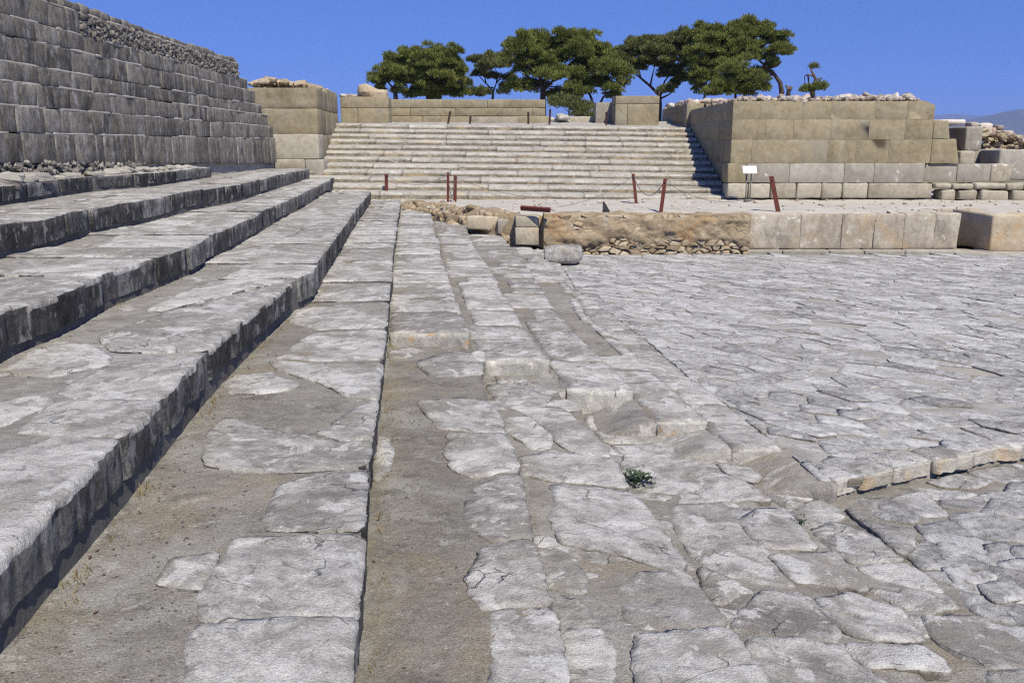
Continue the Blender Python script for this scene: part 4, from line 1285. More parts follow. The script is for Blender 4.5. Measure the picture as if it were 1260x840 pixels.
for (px, py, wd, ht) in ((1214, 158, 16, 12), (1226, 162, 12, 10), (1241, 166, 14, 10), (1232, 157, 9, 6), (1252, 170, 16, 8), (1200, 154, 10, 7)):
    sdw += 1
    Y = 28.2 + rt.uniform(-.2, .3)
    block(rb, 'block', (xy(px - wd / 2, py, Y), Y), (xy(px + wd / 2, py, Y), Y), zy(py + ht / 2, Y), zy(py - ht / 2, Y), 0.45, M['topstone'], sdw + 90, 0.04, 0.05, (4, 4, 4), 0, 0.0)

# ------------------------------------------------------------------ court-side wall: rubble, orthostats and niche
OY = FRONT
ob = thing('orthostat_wall', 'low wall of upright stained stone slabs along the far edge of the paving', 'stone wall', (7.0, OY, -0.9))
zb = zy(306, OY)
oj = [922, 985, 1036, 1076, 1112, 1150, 1181]
for i in range(len(oj) - 1):
    block(ob, 'orthostat', (xy(oj[i], 280, OY), OY), (xy(oj[i + 1], 280, OY), OY), zb, -0.01 + rt.uniform(-.03, .02), 0.55, M['ortho'], 600 + i, 0.035, 0.02, (8, 3, 8), rt.uniform(-.006, .008), 0.002)
pj = [915, 960, 1018, 1060, 1110, 1178]
for i in range(len(pj) - 1):
    block(ob, 'plinth_stone', (xy(pj[i], 300, OY) , OY - 0.22), (xy(pj[i + 1], 300, OY), OY - 0.22), zb - 0.22, zb - 0.005, 0.7, M['grey'], 620 + i, 0.02, 0.03, (5, 3, 3), 0, 0.006)
# recess with its back slab and the block beyond
nx0, nx1 = xy(1181, 280, OY), xy(1214, 280, OY)
block(ob, 'niche_slab', (nx0 - 0.3, OY + 1.7), (nx1 + 0.3, OY + 1.7), zb - 0.1, -0.03, 0.4, M['ortho'], 630, 0.03, 0.03)
pr = thing('projecting_pier', 'orange stained pier of rubble and slab at the right edge of the paving', 'stone pier', (12.5, OY - 0.3, -0.9))
block(pr, 'slab', (nx1, OY - 0.22), (nx1 + 1.0, OY - 0.22), zb - 0.05, -0.03, 2.0, M['rubble'], 640, 0.05, 0.05, (6, 6, 6), 0, 0.0)
block(pr, 'slab', (nx1 + 0.99, OY - 0.22), (nx1 + 3.0, OY - 0.22), zb - 0.05, -0.05, 1.1, M['ortho'], 641, 0.05, 0.05, (6, 6, 6), 0, 0.0)
block(pr, 'plinth_stone', (nx1 - 0.12, OY - 0.6), (nx1 + 3.0, OY - 0.6), zb - 0.24, zb - 0.04, 0.9, M['grey'], 642, 0.03, 0.03, (8, 4, 3), 0, 0.0)
block(pr, 'plinth_stone', (nx0 - 0.2, OY - 0.3), (nx1 - 0.1, OY - 0.6), zb - 0.24, zb - 0.05, 0.9, M['grey'], 643, 0.03, 0.03, (5, 4, 3), 0, 0.0)

# rubble wall left of the orthostats
rv = random.Random(61)
rub = thing('rubble_wall', 'low orange rubble wall of small stones and mortar in front of the staircase', 'rubble wall', (3.0, FRONT - 0.3, -0.9))
RYF = FRONT - 0.30
rx0, rx1 = xy(669, 290, RYF), xy(923, 290, RYF)
def rub_core():
    # a broken, eroded mass: grid face with strong relief, standing further out towards the top
    nx, nz = 150, 30
    F = []
    zt, zb_ = -0.01, zy(326, RYF)
    gx, gz = np.meshgrid(np.linspace(rx0, rx1, nx + 1), np.linspace(0, 1, nz + 1), indexing='ij')
    V = np.column_stack([gx.ravel(), np.zeros(gx.size), (zb_ + (zt - zb_) * gz).ravel()])
    k = fbm(V * np.array((2.0, 1, 3.0)) + 3, 6, 0.62)
    V[:, 1] = RYF + 0.045 - 0.075 * smooth(0.25, 0.6, gz.ravel()) + k * 0.17 + 0.05 * (gz.ravel() > 0.93)
    n0 = len(V)
    T = []
    for i in range(nx + 1):
        x = rx0 + (rx1 - rx0) * i / nx
        T += [(x, RYF + 0.45, zt + 0.012), (x, RYF + 1.0, zt - 0.03)]
    V = np.vstack([V, T])
    V[:, 2] += fbm(V * 3.1 + 9, 4) * 0.06 * (V[:, 2] > zt - 0.12)
    for i in range(nx):
        for j in range(nz):
            a_ = i * (nz + 1) + j
            F.append((a_, a_ + nz + 1, a_ + nz + 2, a_ + 1))
        a_, c_ = i * (nz + 1) + nz, (i + 1) * (nz + 1) + nz
        F += [(a_, c_, n0 + 2 * i + 2, n0 + 2 * i), (n0 + 2 * i, n0 + 2 * i + 2, n0 + 2 * i + 3, n0 + 2 * i + 1)]
    return mesh('mortar_mass', V, F, [M['rubmort']])
obj('mortar_mass', rub_core(), rub)
st_me = [mesh('stone', *rough_box((2, 2, 2), (4, 4, 4), 0.42, 0.34, 0.8, 200 + s), [M['rubble']]) for s in range(8)]
zlow = zy(325, RYF)
for (za, zc, pitch_, st_) in ((zlow - 0.02, zlow + 0.42, 0.135, 1.9), (zlow + 0.42, -0.03, 0.17, 1.5)):
    for c in voronoi((rx0, rx1, za, zc), pitch_, st_, 0.0, 0.012, rv):
        poly = [tuple(v) for v in c]
        for pnt, nn in (((rx0, 0), (-1, 0)), ((rx1, 0), (1, 0)), ((0, za), (0, -1)), ((0, zc), (0, 1))): poly = clip_poly(poly, pnt, nn) if len(poly) > 2 else poly
        if len(poly) < 3 or abs(area(poly)) < 0.004: continue
        q = np.mean(poly, 0)
        low_ = za < zlow + 0.2
        V, F, mi = flag(poly, 0.082 + rv.uniform(-0.02, 0.025), 0.22, (rv.gauss(0, .10), rv.gauss(0, .10)), 0.018, 0.016, rv.uniform(-0.005, 0.01), 0.012, rv)
        P = np.column_stack([V[:, 0], RYF + 0.09 - V[:, 2], V[:, 1]])
        P += fbm(P * 9, 2)[:, None] * 0.012
        obj('stone', mesh('stone', P, [f[::-1] for f in F], [M['rubble']], smooth=False), rub)
# low rubble bank from the bands' ends up to the terrace, with a dressed block and a rusty beam
bank = thing('rubble_bank', 'crumbling bank of tumbled stones where the paving bands end below the staircase', 'rubble bank', (-1.2, 21.5, -0.3))
pts = [at(498, 249, 0), at(530, 251, 0), at(570, 255.5, 0), at(610, 259.5, 0), at(640, 262, 0)]
hts = [0.25, 0.32, 0.5, 0.65, 0.75]
for i in range(150):
    t = rv.uniform(0, 3.6) if i % 3 else rv.uniform(0, 2.3)
    p = lerp(pts[int(t)], pts[int(t) + 1], t - int(t))
    hh = np.interp(t, range(5), hts)
    up = rv.random()
    s = rv.uniform(0.04, 0.12)
    o = obj('stone', st_me[rv.randrange(8)], bank)
    o.location = Vector((p[0] + rv.uniform(-.05, .05), p[1] + (up - 0.35) * 0.5, -hh * (1 - up) - 0.01)) - Vector(bank.location)
    o.scale = (s * rv.uniform(.9, 1.7), s, s * rv.uniform(.5, .8))
    o.rotation_euler = (rv.uniform(-.3, .3), rv.uniform(-.3, .3), rv.uniform(0, 6))
V = []
for p, hh in zip(pts, hts): V += [(p[0], p[1] - 0.22, -hh - 0.15), (p[0], p[1] - 0.16, -hh * 0.55), (p[0], p[1] + 0.18, -0.02), (p[0], p[1] + 0.5, 0.012), (p[0], p[1] + 0.9, -0.05)]
nb_ = 24
V2, F = [], []
V = np.array(V).reshape(5, 5, 3)
for i in range(nb_ + 1):
    t = 4 * i / nb_
    k = min(3, int(t))
    for j in range(13):
        q = j / 3
        jj = min(3, int(q))
        a0 = V[k, jj] * (1 - (q - jj)) + V[k, jj + 1] * (q - jj)
        a1 = V[k + 1, jj] * (1 - (q - jj)) + V[k + 1, jj + 1] * (q - jj)
        V2.append(a0 * (1 - (t - k)) + a1 * (t - k))
V2 = np.array(V2)
V2 += fbm(V2 * 2.5, 4)[:, None] * np.array((0, 0.12, 0.10))
for i in range(nb_):
    for j in range(12): F.append((i * 13 + j, i * 13 + 13 + j, i * 13 + 14 + j, i * 13 + 1 + j))
obj('earth_fill', mesh('earth_fill', V2, F, [M['rubmort']]), bank)
by = 20.5
db = thing('dressed_block', 'squared pale block with orange top half under the rusty beam', 'stone block', (xy(649, 285, by), by, zy(297, by)))
block(db, 'upper_block', (xy(634, 280, by), by), (xy(664, 280, by), by), zy(280, by), zy(266, by), 0.5, M['cream'], 651, 0.02, 0.03, (5, 4, 4), 0, 0.0)
block(db, 'lower_block', (xy(634, 280, by), by), (xy(663, 280, by), by), zy(302, by), zy(280, by), 0.5, M['ortho'], 652, 0.02, 0.03, (5, 4, 4), 0, 0.002)
for (x0_, x1_, y0_, y1_, nm, lb) in ((612, 634, 270, 284, 'M', 'grey squared block left of the block under the rusty beam'), (574, 611, 268, 280, 'C', 'long buff squared block at the end of the paving bands')):
    o = block(None, 'squared_block', (xy(x0_, 275, by + (.55 if nm == 'M' else 1.0)), by + (.55 if nm == 'M' else 1.0)), (xy(x1_, 275, by + .6), by + (.55 if nm == 'M' else 0.8)), zy(y1_ + 4, by + .6), zy(y0_, by + .6), 0.5, M['grey'] if nm == 'M' else M['rubble'], 655 + x0_, 0.02, 0.03, (5, 4, 4), 0, 0.0)
    tag(o, lb, 'stone block')
lb_ = thing('loose_block', 'worn grey limestone block lying at the corner of the rubble wall on the paving', 'stone block', (xy(692, 310, 17.6), 17.6, -0.8))
block(lb_, 'stone', (xy(668, 310, 17.8), 17.8), (xy(711, 310, 17.6), 17.6), zy(324, 17.7), zy(304, 17.7), 0.55, M['slab'], 660, 0.05, 0.07, (6, 5, 5), 0, 0.0)
beam = thing('rusty_beam', 'rust red steel beam bridging the gap in the rubble wall', 'steel beam', (xy(660, 258, 20.3), 20.3, 0))
P, F = tube([(xy(641, 255.5, 20.5), 20.5, zy(255.5, 20.5)), (xy(677, 258, 20.2), 20.2, zy(258, 20.2))], 0.055, 4)
obj('flange', mesh('flange', P, F, [M['rustmetal']], smooth=False), beam)
P, F = tube([(xy(641, 257.5, 20.55), 20.55, zy(257.5, 20.5)), (xy(677, 260, 20.25), 20.25, zy(260, 20.2))], 0.035, 4)
obj('web', mesh('web', P, F, [M['darkrust']], smooth=False), beam)

# ------------------------------------------------------------------ left wing and the walls on the landing
lwg = thing('left_wing_wall', 'buff block wall end flanking the staircase on its left with rubble on top', 'stone wall', (-6.6, 26, 1.0))
LY = 27.8
lx1 = xy(391, 150, LY)
rowsL = [(zy(195.8, LY), zy(164.7, LY), 'cream', 0.03), (zy(164.7, LY), zy(133.6, LY), 'sand', 0.012), (zy(133.6, LY), zy(108, LY), 'sand', 0.0)]
for i, (z0, z1, mt, prd) in enumerate(rowsL):
    block(lwg, 'block', (lx1 - 2.1, LY), (lx1, LY), z0, z1, 0.8, M[mt], 700 + i, 0.012, 0.02, (6, 4, 5), prd, 0.004)
    ys = [LY + 0.8, 29.8, 31.2, 33.2] if i % 2 else [LY + 0.8, 30.3, 32.0, 33.2]
    for j in range(3):
        f = lambda y: lx1 - 0.45 * (y - LY) / 6
        block(lwg, 'block', (f(ys[j]), ys[j]), (f(ys[j + 1]), ys[j + 1]), z0, z1 + (0.12 if j else 0) * (i == 2), 0.8, M['sand'], 710 + 5 * i + j, 0.025, 0.03, (5, 4, 5), 0.0, 0.005)
block(lwg, 'footing_stone', (lx1 - 2.1, LY - 0.06), (lx1 - 0.45, LY - 0.06), zy(209, LY), zy(195.8, LY), 0.9, M['cream'], 730, 0.03, 0.04, (6, 4, 4), 0, 0.006)
block(lwg, 'footing_stone', (lx1 - 0.45, LY - 0.06), (lx1 + 0.13, LY - 0.06), zy(218, LY), zy(195.8, LY), 0.9, M['grey'], 731, 0.03, 0.04, (4, 4, 4), 0, 0.006)
block(lwg, 'footing_stone', (lx1 + 0.05, LY + 0.75), (lx1 - 0.3, 32.2), 0.4, zy(195.8, LY), 0.9, M['grey'], 732, 0.04, 0.04, (4, 4, 4), 0, 0.006)
b = Bag()
heap(b, lx1 - 2.2, lx1 - 0.4, LY + 0.2, 31.5, lambda x, y: zy(108.5, LY) + 0.15 * math.exp(-((x - lx1 + 1.5) / 0.7) ** 2), 260, 0.05, 0.15, rv, STONES, 0.1)
obj('rubble', b.mesh('rubble', [M['rubble']], False), lwg, kind='stuff')

def back_wall(name, label, x0, x1, y0, y1, Y, lines, joints, mat, depth=0.6, amp=0.012):
    t = thing(name, label, 'stone wall', (xy((x0 + x1) / 2, 140, Y), Y, zy(y1, Y)))
    ls = [y1] + lines + [y0]
    for i in range(len(ls) - 1):
        jj = [x0] + (joints[i % len(joints)] if joints else []) + [x1]
        for j in range(len(jj) - 1):
            block(t, 'block', (xy(jj[j], 140, Y), Y), (xy(jj[j + 1], 140, Y), Y), zy(ls[i], Y) - (0.12 if i == 0 else 0), zy(ls[i + 1], Y), depth, mat, RX.uniform(0, 500), amp, 0.02, (5, 4, 4), 0, 0.004)
    return t
pl = back_wall('head_pier', 'buff masonry pier at the top left of the staircase carrying a boulder', 419, 478, 119, 152, 33.6, [133], [[440], []], M['sand'], 0.9)
o = obj('boulder', mesh('boulder', *rough_box((1.0, 0.8, 0.42), (8, 6, 6), 0.2, 0.3, 1.6, 77), [M['rubble']], smooth=False))
o.location = (xy(461, 110, 34), 34.0, zy(114, 33.9))
tag(o, 'rounded pale orange boulder lying on top of the pier left of the back wall', 'boulder')
b = Bag()
heap(b, xy(420, 120, 34), xy(445, 120, 34), 33.7, 34.4, lambda x, y: zy(118.5, 33.6), 60, 0.04, 0.10, rv)
obj('rubble', b.mesh('rubble', [M['topstone']], False), pl, kind='stuff')
back_wall('back_wall', 'long low buff wall across the head of the staircase below the pines', 479, 671, 122.5, 152, 36.5, [143, 133], [[520, 583, 640], [505, 560, 612, 655], [545, 600]], M['sand'], 0.6, 0.02)
back_wall('small_pier', 'narrow grey pier left of the big pier at the stair head', 733, 755, 126, 154, 36.0, [], None, M['grey'], 0.6)
back_wall('big_pier', 'big squared buff pier at the stair head with a dark shaded left side', 757, 811, 118, 155, 34.6, [128], [[772], []], M['sand'], 1.3)
for (x0_, x1_, y0_, y1_, Y, mt, nm, lb) in ((582, 638, 144, 153, 35.2, 'cream', 'white_slab', 'whitish long slab lying before the back wall on the landing'),
        (638, 677, 143, 153, 35.6, 'sand', 'low_block', 'brownish low block right of the whitish slab on the landing'),
        (697, 734, 143.5, 153, 36.6, 'cream', 'low_block', 'pale low wall stub left of the narrow grey pier')):
    o = block(None, nm, (xy(x0_, 148, Y), Y), (xy(x1_, 148, Y), Y), zy(y1_ + 2, Y), zy(y0_, Y), 0.5, M[mt], RX.uniform(0, 99), 0.02, 0.03, (6, 4, 4), 0, 0.0)
    tag(o, lb, 'stone block')
rk = thing('rock_heap', 'heap of pale rocks between the back wall and the pale wall stub', 'rock heap', (xy(686, 150, 36), 36, 2.3))
for i in range(16):
    o = obj('rock', rock_me[i % 5], rk)
    s = rv.uniform(0.08, 0.2)
    o.location = Vector((xy(rv.uniform(677, 698), 145, 36), 36 + rv.uniform(-.2, .5), zy(rv.uniform(141, 153), 36))) - Vector(rk.location)
    o.scale = (s, s, s * 0.7)
    o.rotation_euler = (0, 0, rv.uniform(0, 6))

# ------------------------------------------------------------------ posts, ropes, sign
def angle_post(name, label, px0, py0, px1, py1, Y, mat, wdt=0.055, group=None):
    """L-profile steel post from foot (px0,py0) to head (px1,py1)"""
    a_, b_ = at_y(px0, py0, Y), at_y(px1, py1, Y)
    t = thing(name, label, 'post', a_, group)
    for k, (ox, oy) in enumerate(((0, 0), (wdt / 2, wdt / 2))):
        sx, sy = (wdt, 0.008) if k == 0 else (0.008, wdt)
        V = []
        for p in (a_ - Vector((0, 0, 0.08)), b_):
            c = p + Vector((ox, oy, 0))
            V += [(c.x - sx / 2, c.y - sy / 2, c.z), (c.x + sx / 2, c.y - sy / 2, c.z), (c.x + sx / 2, c.y + sy / 2, c.z), (c.x - sx / 2, c.y + sy / 2, c.z)]
        obj('flange', mesh('flange', np.array(V), BOXF + [(3, 2, 1, 0)], [mat], smooth=False), t)
    bt = mesh('bolt', *rough_box((0.03, 0.03, 0.03), (3, 3, 3), 0.01, 0, 1, 1, tuple(lerp(a_, b_, 0.88) - np.array((0, 0.012, 0)))), [M['darkrust']])
    obj('bolt', bt, t)
    return a_, b_
gp = 'rust red posts before the staircase'
P1 = angle_post('steel_post', 'short rust red post on the lowest stair step, leftmost of the rope posts', 475, 234, 475, 214, 26.35, M['rustmetal'], 0.085, gp)
P2 = angle_post('steel_post', 'thin dark red post, left one of the close pair before the stair', 551, 246.5, 551, 212, 24.6, M['rustmetal'], 0.06, gp)
P3 = angle_post('steel_post', 'broad rust red post, right one of the close pair before the stair', 559.5, 245.5, 560, 216, 24.9, M['rustmetal'], 0.085, gp)
P4 = angle_post('steel_post', 'rust red post leaning left above the rubble wall, nearer the stair', 783, 247, 779, 214, 24.3, M['rustmetal'], 0.08, gp)
P5 = angle_post('steel_post', 'rust red post leaning right on the front edge above the rubble wall', 813, 259, 818.5, 220, 21.1, M['rustmetal'], 0.085, gp)
P6 = angle_post('steel_post', 'rust red post leaning left in front of the bastion beside the white sign', 958, 258, 949, 217, 21.2, M['rustmetal'], 0.11, gp)
gl = 'rusty posts on the stair landing'
for (x0_, y0_, x1_, y1_, lb) in ((551, 150, 554, 137, 'dark rusty post leaning right before the back wall'), (578, 152, 579, 143, 'short dark post left of the whitish slab on the landing'),
        (650, 151, 650, 138, 'upright dark rusty post on the brownish low block'), (676, 151, 677, 134, 'dark rusty post at the right end of the back wall'),
        (746, 152, 746, 138, 'dark rusty post before the narrow grey pier')):
    angle_post('rusty_post', lb, x0_, y0_, x1_, y1_, 34.3, M['darkrust'], 0.075, gl)
def rope(label, a_, b_, sag, rad=0.006):
    a_, b_ = Vector(a_), Vector(b_)
    pts_ = [a_.lerp(b_, i / 14) - Vector((0, 0, sag * 4 * (i / 14) * (1 - i / 14))) for i in range(15)]
    P, F = tube(pts_, rad, 5)
    o = obj('rope', mesh('rope', P, F, [M['cable']]))
    tag(o, label, 'rope', 'barrier ropes')
hd = lambda P, t=0.92: Vector(tuple(lerp(P[0], P[1], t)))
rope('thin barrier cable hanging between the leftmost post and the close pair', hd(P1), hd(P2), 0.28)
rope('short slack cable hanging between the two posts of the close pair', hd(P2), hd(P3), 0.55, 0.011)
rope('long thin barrier cable from the close pair towards the post leaning left', hd(P3), at_y(660, 243, 24.7), 0.10)
rope('thin cable rising from the ground to the post leaning left', at_y(668, 255, 22.6), hd(P4), 0.22)
rope('dark cable looped between the two leaning posts above the rubble wall', hd(P4), hd(P5), 0.42, 0.010)
SGN = Vector((xy(920, 245, 25.0), 25.0, 0))
rope('thin cable from the leaning post on the front edge to the sign stand', hd(P5), SGN + Vector((-0.03, 0, 0.06)), 0.24)
sign = thing('info_sign', 'white tilted information panel on a grey metal stand before the bastion', 'sign', SGN)
for sx in (-0.06, 0.06):
    P, F = tube([SGN + Vector((sx, 0, -0.05)), SGN + Vector((sx, 0, 0.78))], 0.016, 6)
    obj('leg', mesh('leg', P, F, [M['galv']]), sign)
P, F = rough_box((0.2, 0.1, 0.06), (3, 3, 3), 0.01, 0, 1, 1, SGN + Vector((0, 0, 0.03)))
obj('foot', mesh('foot', P, F, [M['galv']]), sign)
P, F = rough_box((0.38, 0.30, 0.018), (3, 3, 3), 0.004, 0, 1, 1)
P = xform(P, SGN + Vector((0.0, -0.04, 0.87)), (1, 1, 1), (R(40), 0, R(-6)))
obj('panel', mesh('panel', P, F, [M['panel']], smooth=False), sign)
lamp = thing('floodlight', 'small black wedge shaped floodlight on the rubble wall top', 'floodlight', at_y(745, 258, 20.9))
p = at_y(745, 254, 20.9)
V = np.array([(-.06, -.07, -.1), (.10, -.07, -.1), (.10, .08, -.1), (-.06, .08, -.1), (-.06, -.02, .11), (-.03, -.02, .11), (-.03, .05, .11), (-.06, .05, .11)]) + np.array(p)
obj('housing', mesh('housing', V, BOXF + [(3, 2, 1, 0)], [M['black']], smooth=False), lamp)
P, F = rough_box((0.18, 0.05, 0.03), (3, 3, 3), 0.01, 0, 1, 1, p + Vector((0.02, 0, -0.115)))
obj('bracket', mesh('bracket', P, F, [M['darkrust']]), lamp)

# ------------------------------------------------------------------ pines
def tufts(lumps, Y, dens, size, seed, squash=1.0):
    """needle tufts on the shell of every crown clump: small upturned blades"""
    rng = np.random.default_rng(seed)
    V, F = [], []
    cnt = 0
    Vs = []
    for (px, py, rx, ry) in lumps:
        c = at_y(px, py, Y)
        m = Y / FPX
        ax, az = rx * m * 1.25, ry * m * 1.5
        ay = ax * 0.8
        cy = Y + rng.uniform(-1, 1) * 1.1
        # secondary clumps over the big one
        nsub = max(12, int(ax * az * 34))
        for _ in range(nsub):
            d = rng.normal(size=3); d /= np.linalg.norm(d)
            if d[2] < -0.6: d[2] *= -0.6
            k = rng.uniform(0.15, 1.0)
            sc = np.array((c.x + d[0] * ax * k, cy + d[1] * ay * k, c.z + d[2] * az * k))
            sr = rng.uniform(0.2, 0.5) * min(1.0, 0.5 + ax * 0.5)
            n = int(dens * sr * sr * 1150)
            e = rng.normal(size=(n, 3)); e /= np.linalg.norm(e, axis=1)[:, None]
            e[:, 2] = np.where(e[:, 2] < -0.2, -e[:, 2] * 0.7, e[:, 2])
            rad = sr * rng.uniform(0.55, 1.05, size=(n, 1))
            p = sc + e * rad * np.array((1.05, 1.05, 0.9))
            up = e + np.array((0, 0, 0.55)) + rng.normal(size=(n, 3)) * 0.35
            up /= np.linalg.norm(up, axis=1)[:, None]
            side = np.cross(up, rng.normal(size=(n, 3)))
            side /= np.linalg.norm(side, axis=1)[:, None] + 1e-9
            s = size * 0.74 * rng.uniform(0.5, 1.4, size=(n, 1))
            a_ = p - side * s * 0.17 - up * s * 0.3
            b_ = p + side * s * 0.17 - up * s * 0.3
            c_ = p + up * s * 0.8
            Vs.append(np.stack([a_, b_, c_], 1).reshape(-1, 3))
    V = np.concatenate(Vs)
    F = np.arange(len(V)).reshape(-1, 3)
    return V, F
def fast_tris(name, V, F, mat):
    me = bpy.data.meshes.new(name)
    me.vertices.add(len(V)); me.vertices.foreach_set('co', V.ravel())
    me.loops.add(F.size); me.loops.foreach_set('vertex_index', F.ravel().astype(np.int32))
    me.polygons.add(len(F)); me.polygons.foreach_set('loop_start', np.arange(0, F.size, 3, dtype=np.int32))
    me.polygons.foreach_set('loop_total', np.full(len(F), 3, np.int32))
    me.materials.append(mat)
    me.update(calc_edges=True)
    me.validate()
    return me
def pine(name, label, Y, trunk, limbs, lumps, mat, dens=1.0, size=0.20, seed=1, cat='tree', r0=0.22):
    base = at_y(*trunk[0], Y)
    gz = float(terrain_h(np.array([base.x]), np.array([base.y]))[0]) - 0.2
    t = thing(name, label, cat, (base.x, Y, gz))
    path = [Vector((base.x, Y, gz))] + [at_y(px, py, Y) for px, py in trunk]
    rads = [r0 * (1 - 0.75 * i / (len(path) - 1)) for i in range(len(path))]
    tm = mesh('trunk', *tube(path, rads, 8), [M['bark']])
    obj('trunk', tm, t)
    rng = random.Random(seed)
    for lb2 in limbs:
        pts_ = [at_y(px, py, Y + (0 if i == 0 else rng.uniform(-.6, .6))) for i, (px, py) in enumerate(lb2)]
        rr2 = [r0 * 0.42 * (1 - 0.75 * i / max(1, len(pts_) - 1)) for i in range(len(pts_))]
        obj('limb', mesh('limb', *tube(pts_, rr2, 6), [M['bark']]), t)
    V, F = tufts(lumps, Y, dens, size, seed)
    obj('crown', fast_tris('crown', V, F, mat), t)
    return t
pine('pine_tree', 'dense domed pine standing behind the left end of the back wall', 62, [(487, 122), (486, 108), (492, 92), (505, 80)],
     [[(487, 112), (478, 102), (472, 96)], [(490, 96), (500, 90), (515, 86)], [(525, 122), (530, 105), (545, 85)]],
     [(478, 95, 18, 12), (496, 82, 19, 14), (515, 72, 20, 10), (536, 72, 19, 10), (553, 76, 14, 12), (560, 95, 12, 20), (535, 92, 26, 18), (508, 100, 24, 16), (545, 112, 24, 10), (470, 104, 10, 9), (520, 115, 28, 8), (486, 92, 12, 8), (565, 112, 8, 8)],
     M['pine'], 1.25, 0.24, 1)
pine('pine_tree', 'sparse thin pine with bare forked branches right of the domed pine', 66, [(606, 124), (607, 112), (611, 102)],
     [[(607, 112), (598, 103), (588, 92), (583, 82)], [(611, 102), (612, 92), (608, 80)], [(611, 102), (620, 92), (630, 86)], [(598, 103), (596, 92), (600, 82)], [(607, 108), (590, 108), (578, 106)]],
     [(583, 77, 10, 4), (603, 72, 12, 5), (600, 84, 9, 4), (622, 83, 12, 6), (577, 105, 7, 3), (594, 116, 9, 5), (628, 98, 7, 4), (590, 90, 9, 5), (612, 78, 12, 6), (606, 96, 9, 4), (622, 110, 8, 5), (630, 76, 9, 6), (585, 116, 8, 4)],
     M['pine2'], 1.3, 0.24, 2, r0=0.14)
pine('pine_tree', 'largest pine with broad dark crown and spreading limbs above the back wall', 58, [(668, 128), (668, 110), (664, 92), (668, 75)],
     [[(668, 112), (680, 100), (700, 92), (715, 85)], [(667, 104), (655, 98), (642, 90)], [(665, 95), (650, 80), (645, 68)], [(668, 100), (690, 85), (705, 65)],
      [(733, 142), (728, 122), (722, 108), (715, 95)], [(733, 140), (742, 120), (755, 108)], [(700, 128), (690, 112), (672, 108)], [(640, 112), (655, 106), (690, 107)]],
     [(640, 61, 17, 12), (655, 53, 17, 9), (675, 56, 20, 11), (700, 49, 19, 8), (715, 53, 21, 12), (735, 66, 17, 15), (690, 73, 18, 8), (722, 80, 18, 11), (745, 88, 15, 13), (765, 100, 9, 12),
      (645, 84, 15, 11), (668, 82, 20, 11), (735, 104, 20, 9), (640, 110, 18, 7), (692, 119, 19, 7), (715, 116, 13, 6), (700, 92, 16, 8), (752, 112, 10, 8), (672, 96, 18, 6), (710, 68, 16, 9), (655, 70, 15, 9), (752, 80, 12, 10), (715, 98, 16, 8), (758, 116, 10, 6), (655, 104, 14, 5), (700, 108, 12, 4)],
     M['pine'], 1.1, 0.24, 3, r0=0.26)
pine('pine_tree', 'olive green pine with a leaning forked trunk above the big pier', 63, [(812, 130), (812, 118), (800, 106), (788, 96), (778, 88)],
     [[(812, 118), (820, 108), (828, 98)], [(800, 106), (803, 92), (806, 80)], [(788, 96), (786, 84), (784, 72)], [(812, 116), (818, 100), (832, 82), (838, 70)], [(812, 122), (824, 116), (832, 110)]],
     [(770, 66, 12, 8), (785, 60, 14, 9), (800, 50, 9, 7), (806, 70, 17, 12), (829, 62, 15, 15), (843, 50, 11, 8), (790, 82, 12, 5), (826, 90, 12, 10), (832, 105, 9, 7), (764, 80, 6, 6), (846, 80, 9, 8), (814, 112, 12, 4), (775, 76, 11, 7), (798, 76, 14, 9), (845, 66, 12, 9), (818, 52, 12, 7), (770, 92, 9, 5), (840, 96, 10, 7), (760, 70, 7, 6)],
     M['pine2'], 1.4, 0.25, 4, r0=0.17)
pine('pine_tree', 'tall umbrella pine with a curved bare trunk, rightmost of the tall pines', 60, [(962, 114), (960, 102), (953, 92), (940, 80), (928, 68)],
     [[(953, 92), (944, 92), (934, 90)], [(940, 80), (948, 72), (958, 64)], [(866, 128), (868, 108), (872, 92), (882, 74)], [(866, 112), (860, 100), (856, 88)], [(928, 68), (910, 62), (895, 56)], [(945, 84), (955, 82), (962, 76)]],
     [(868, 39, 15, 7), (890, 50, 21, 12), (925, 32, 15, 7), (910, 44, 21, 12), (940, 40, 17, 10), (956, 50, 14, 10), (960, 65, 11, 8), (868, 63, 20, 13), (893, 63, 21, 12), (878, 80, 18, 9), (857, 84, 11, 14),
      (861, 108, 9, 12), (944, 72, 12, 6), (938, 88, 11, 4), (955, 80, 8, 5), (916, 60, 17, 9), (872, 96, 12, 8), (905, 72, 18, 9), (862, 52, 12, 9), (930, 60, 14, 8), (848, 70, 9, 9), (890, 86, 14, 8), (856, 98, 10, 9)],
     M['pine'], 1.15, 0.24, 5, r0=0.2)
pine('round_pine', 'dense rounded dark green young pine below the tall umbrella pine', 56, [(905, 122), (905, 105)], [[(905, 115), (892, 106)], [(905, 115), (925, 106)]],
     [(905, 97, 25, 16), (885, 107, 14, 9), (942, 108, 9, 8), (893, 112, 20, 7), (925, 104, 14, 11), (905, 112, 22, 7)], M['pine'], 1.5, 0.2, 6, r0=0.14)
pine('shrub', 'low light green shrub behind the right end of the back wall', 50, [(700, 140), (700, 130)], [[(700, 138), (692, 132)]],
     [(690, 128, 16, 7), (708, 130, 14, 7), (720, 134, 10, 5)], M['pine2'], 1.1, 0.2, 7, 'shrub', 0.06)
pine('shrub', 'small yellow green shrub at the foot of the dead snag behind the bastion', 45, [(998, 118), (998, 113)], [[(998, 116), (1004, 111)]],
     [(992, 112, 8, 4), (1002, 110, 9, 4)], M['pine'], 1.2, 0.18, 8, 'shrub', 0.05)
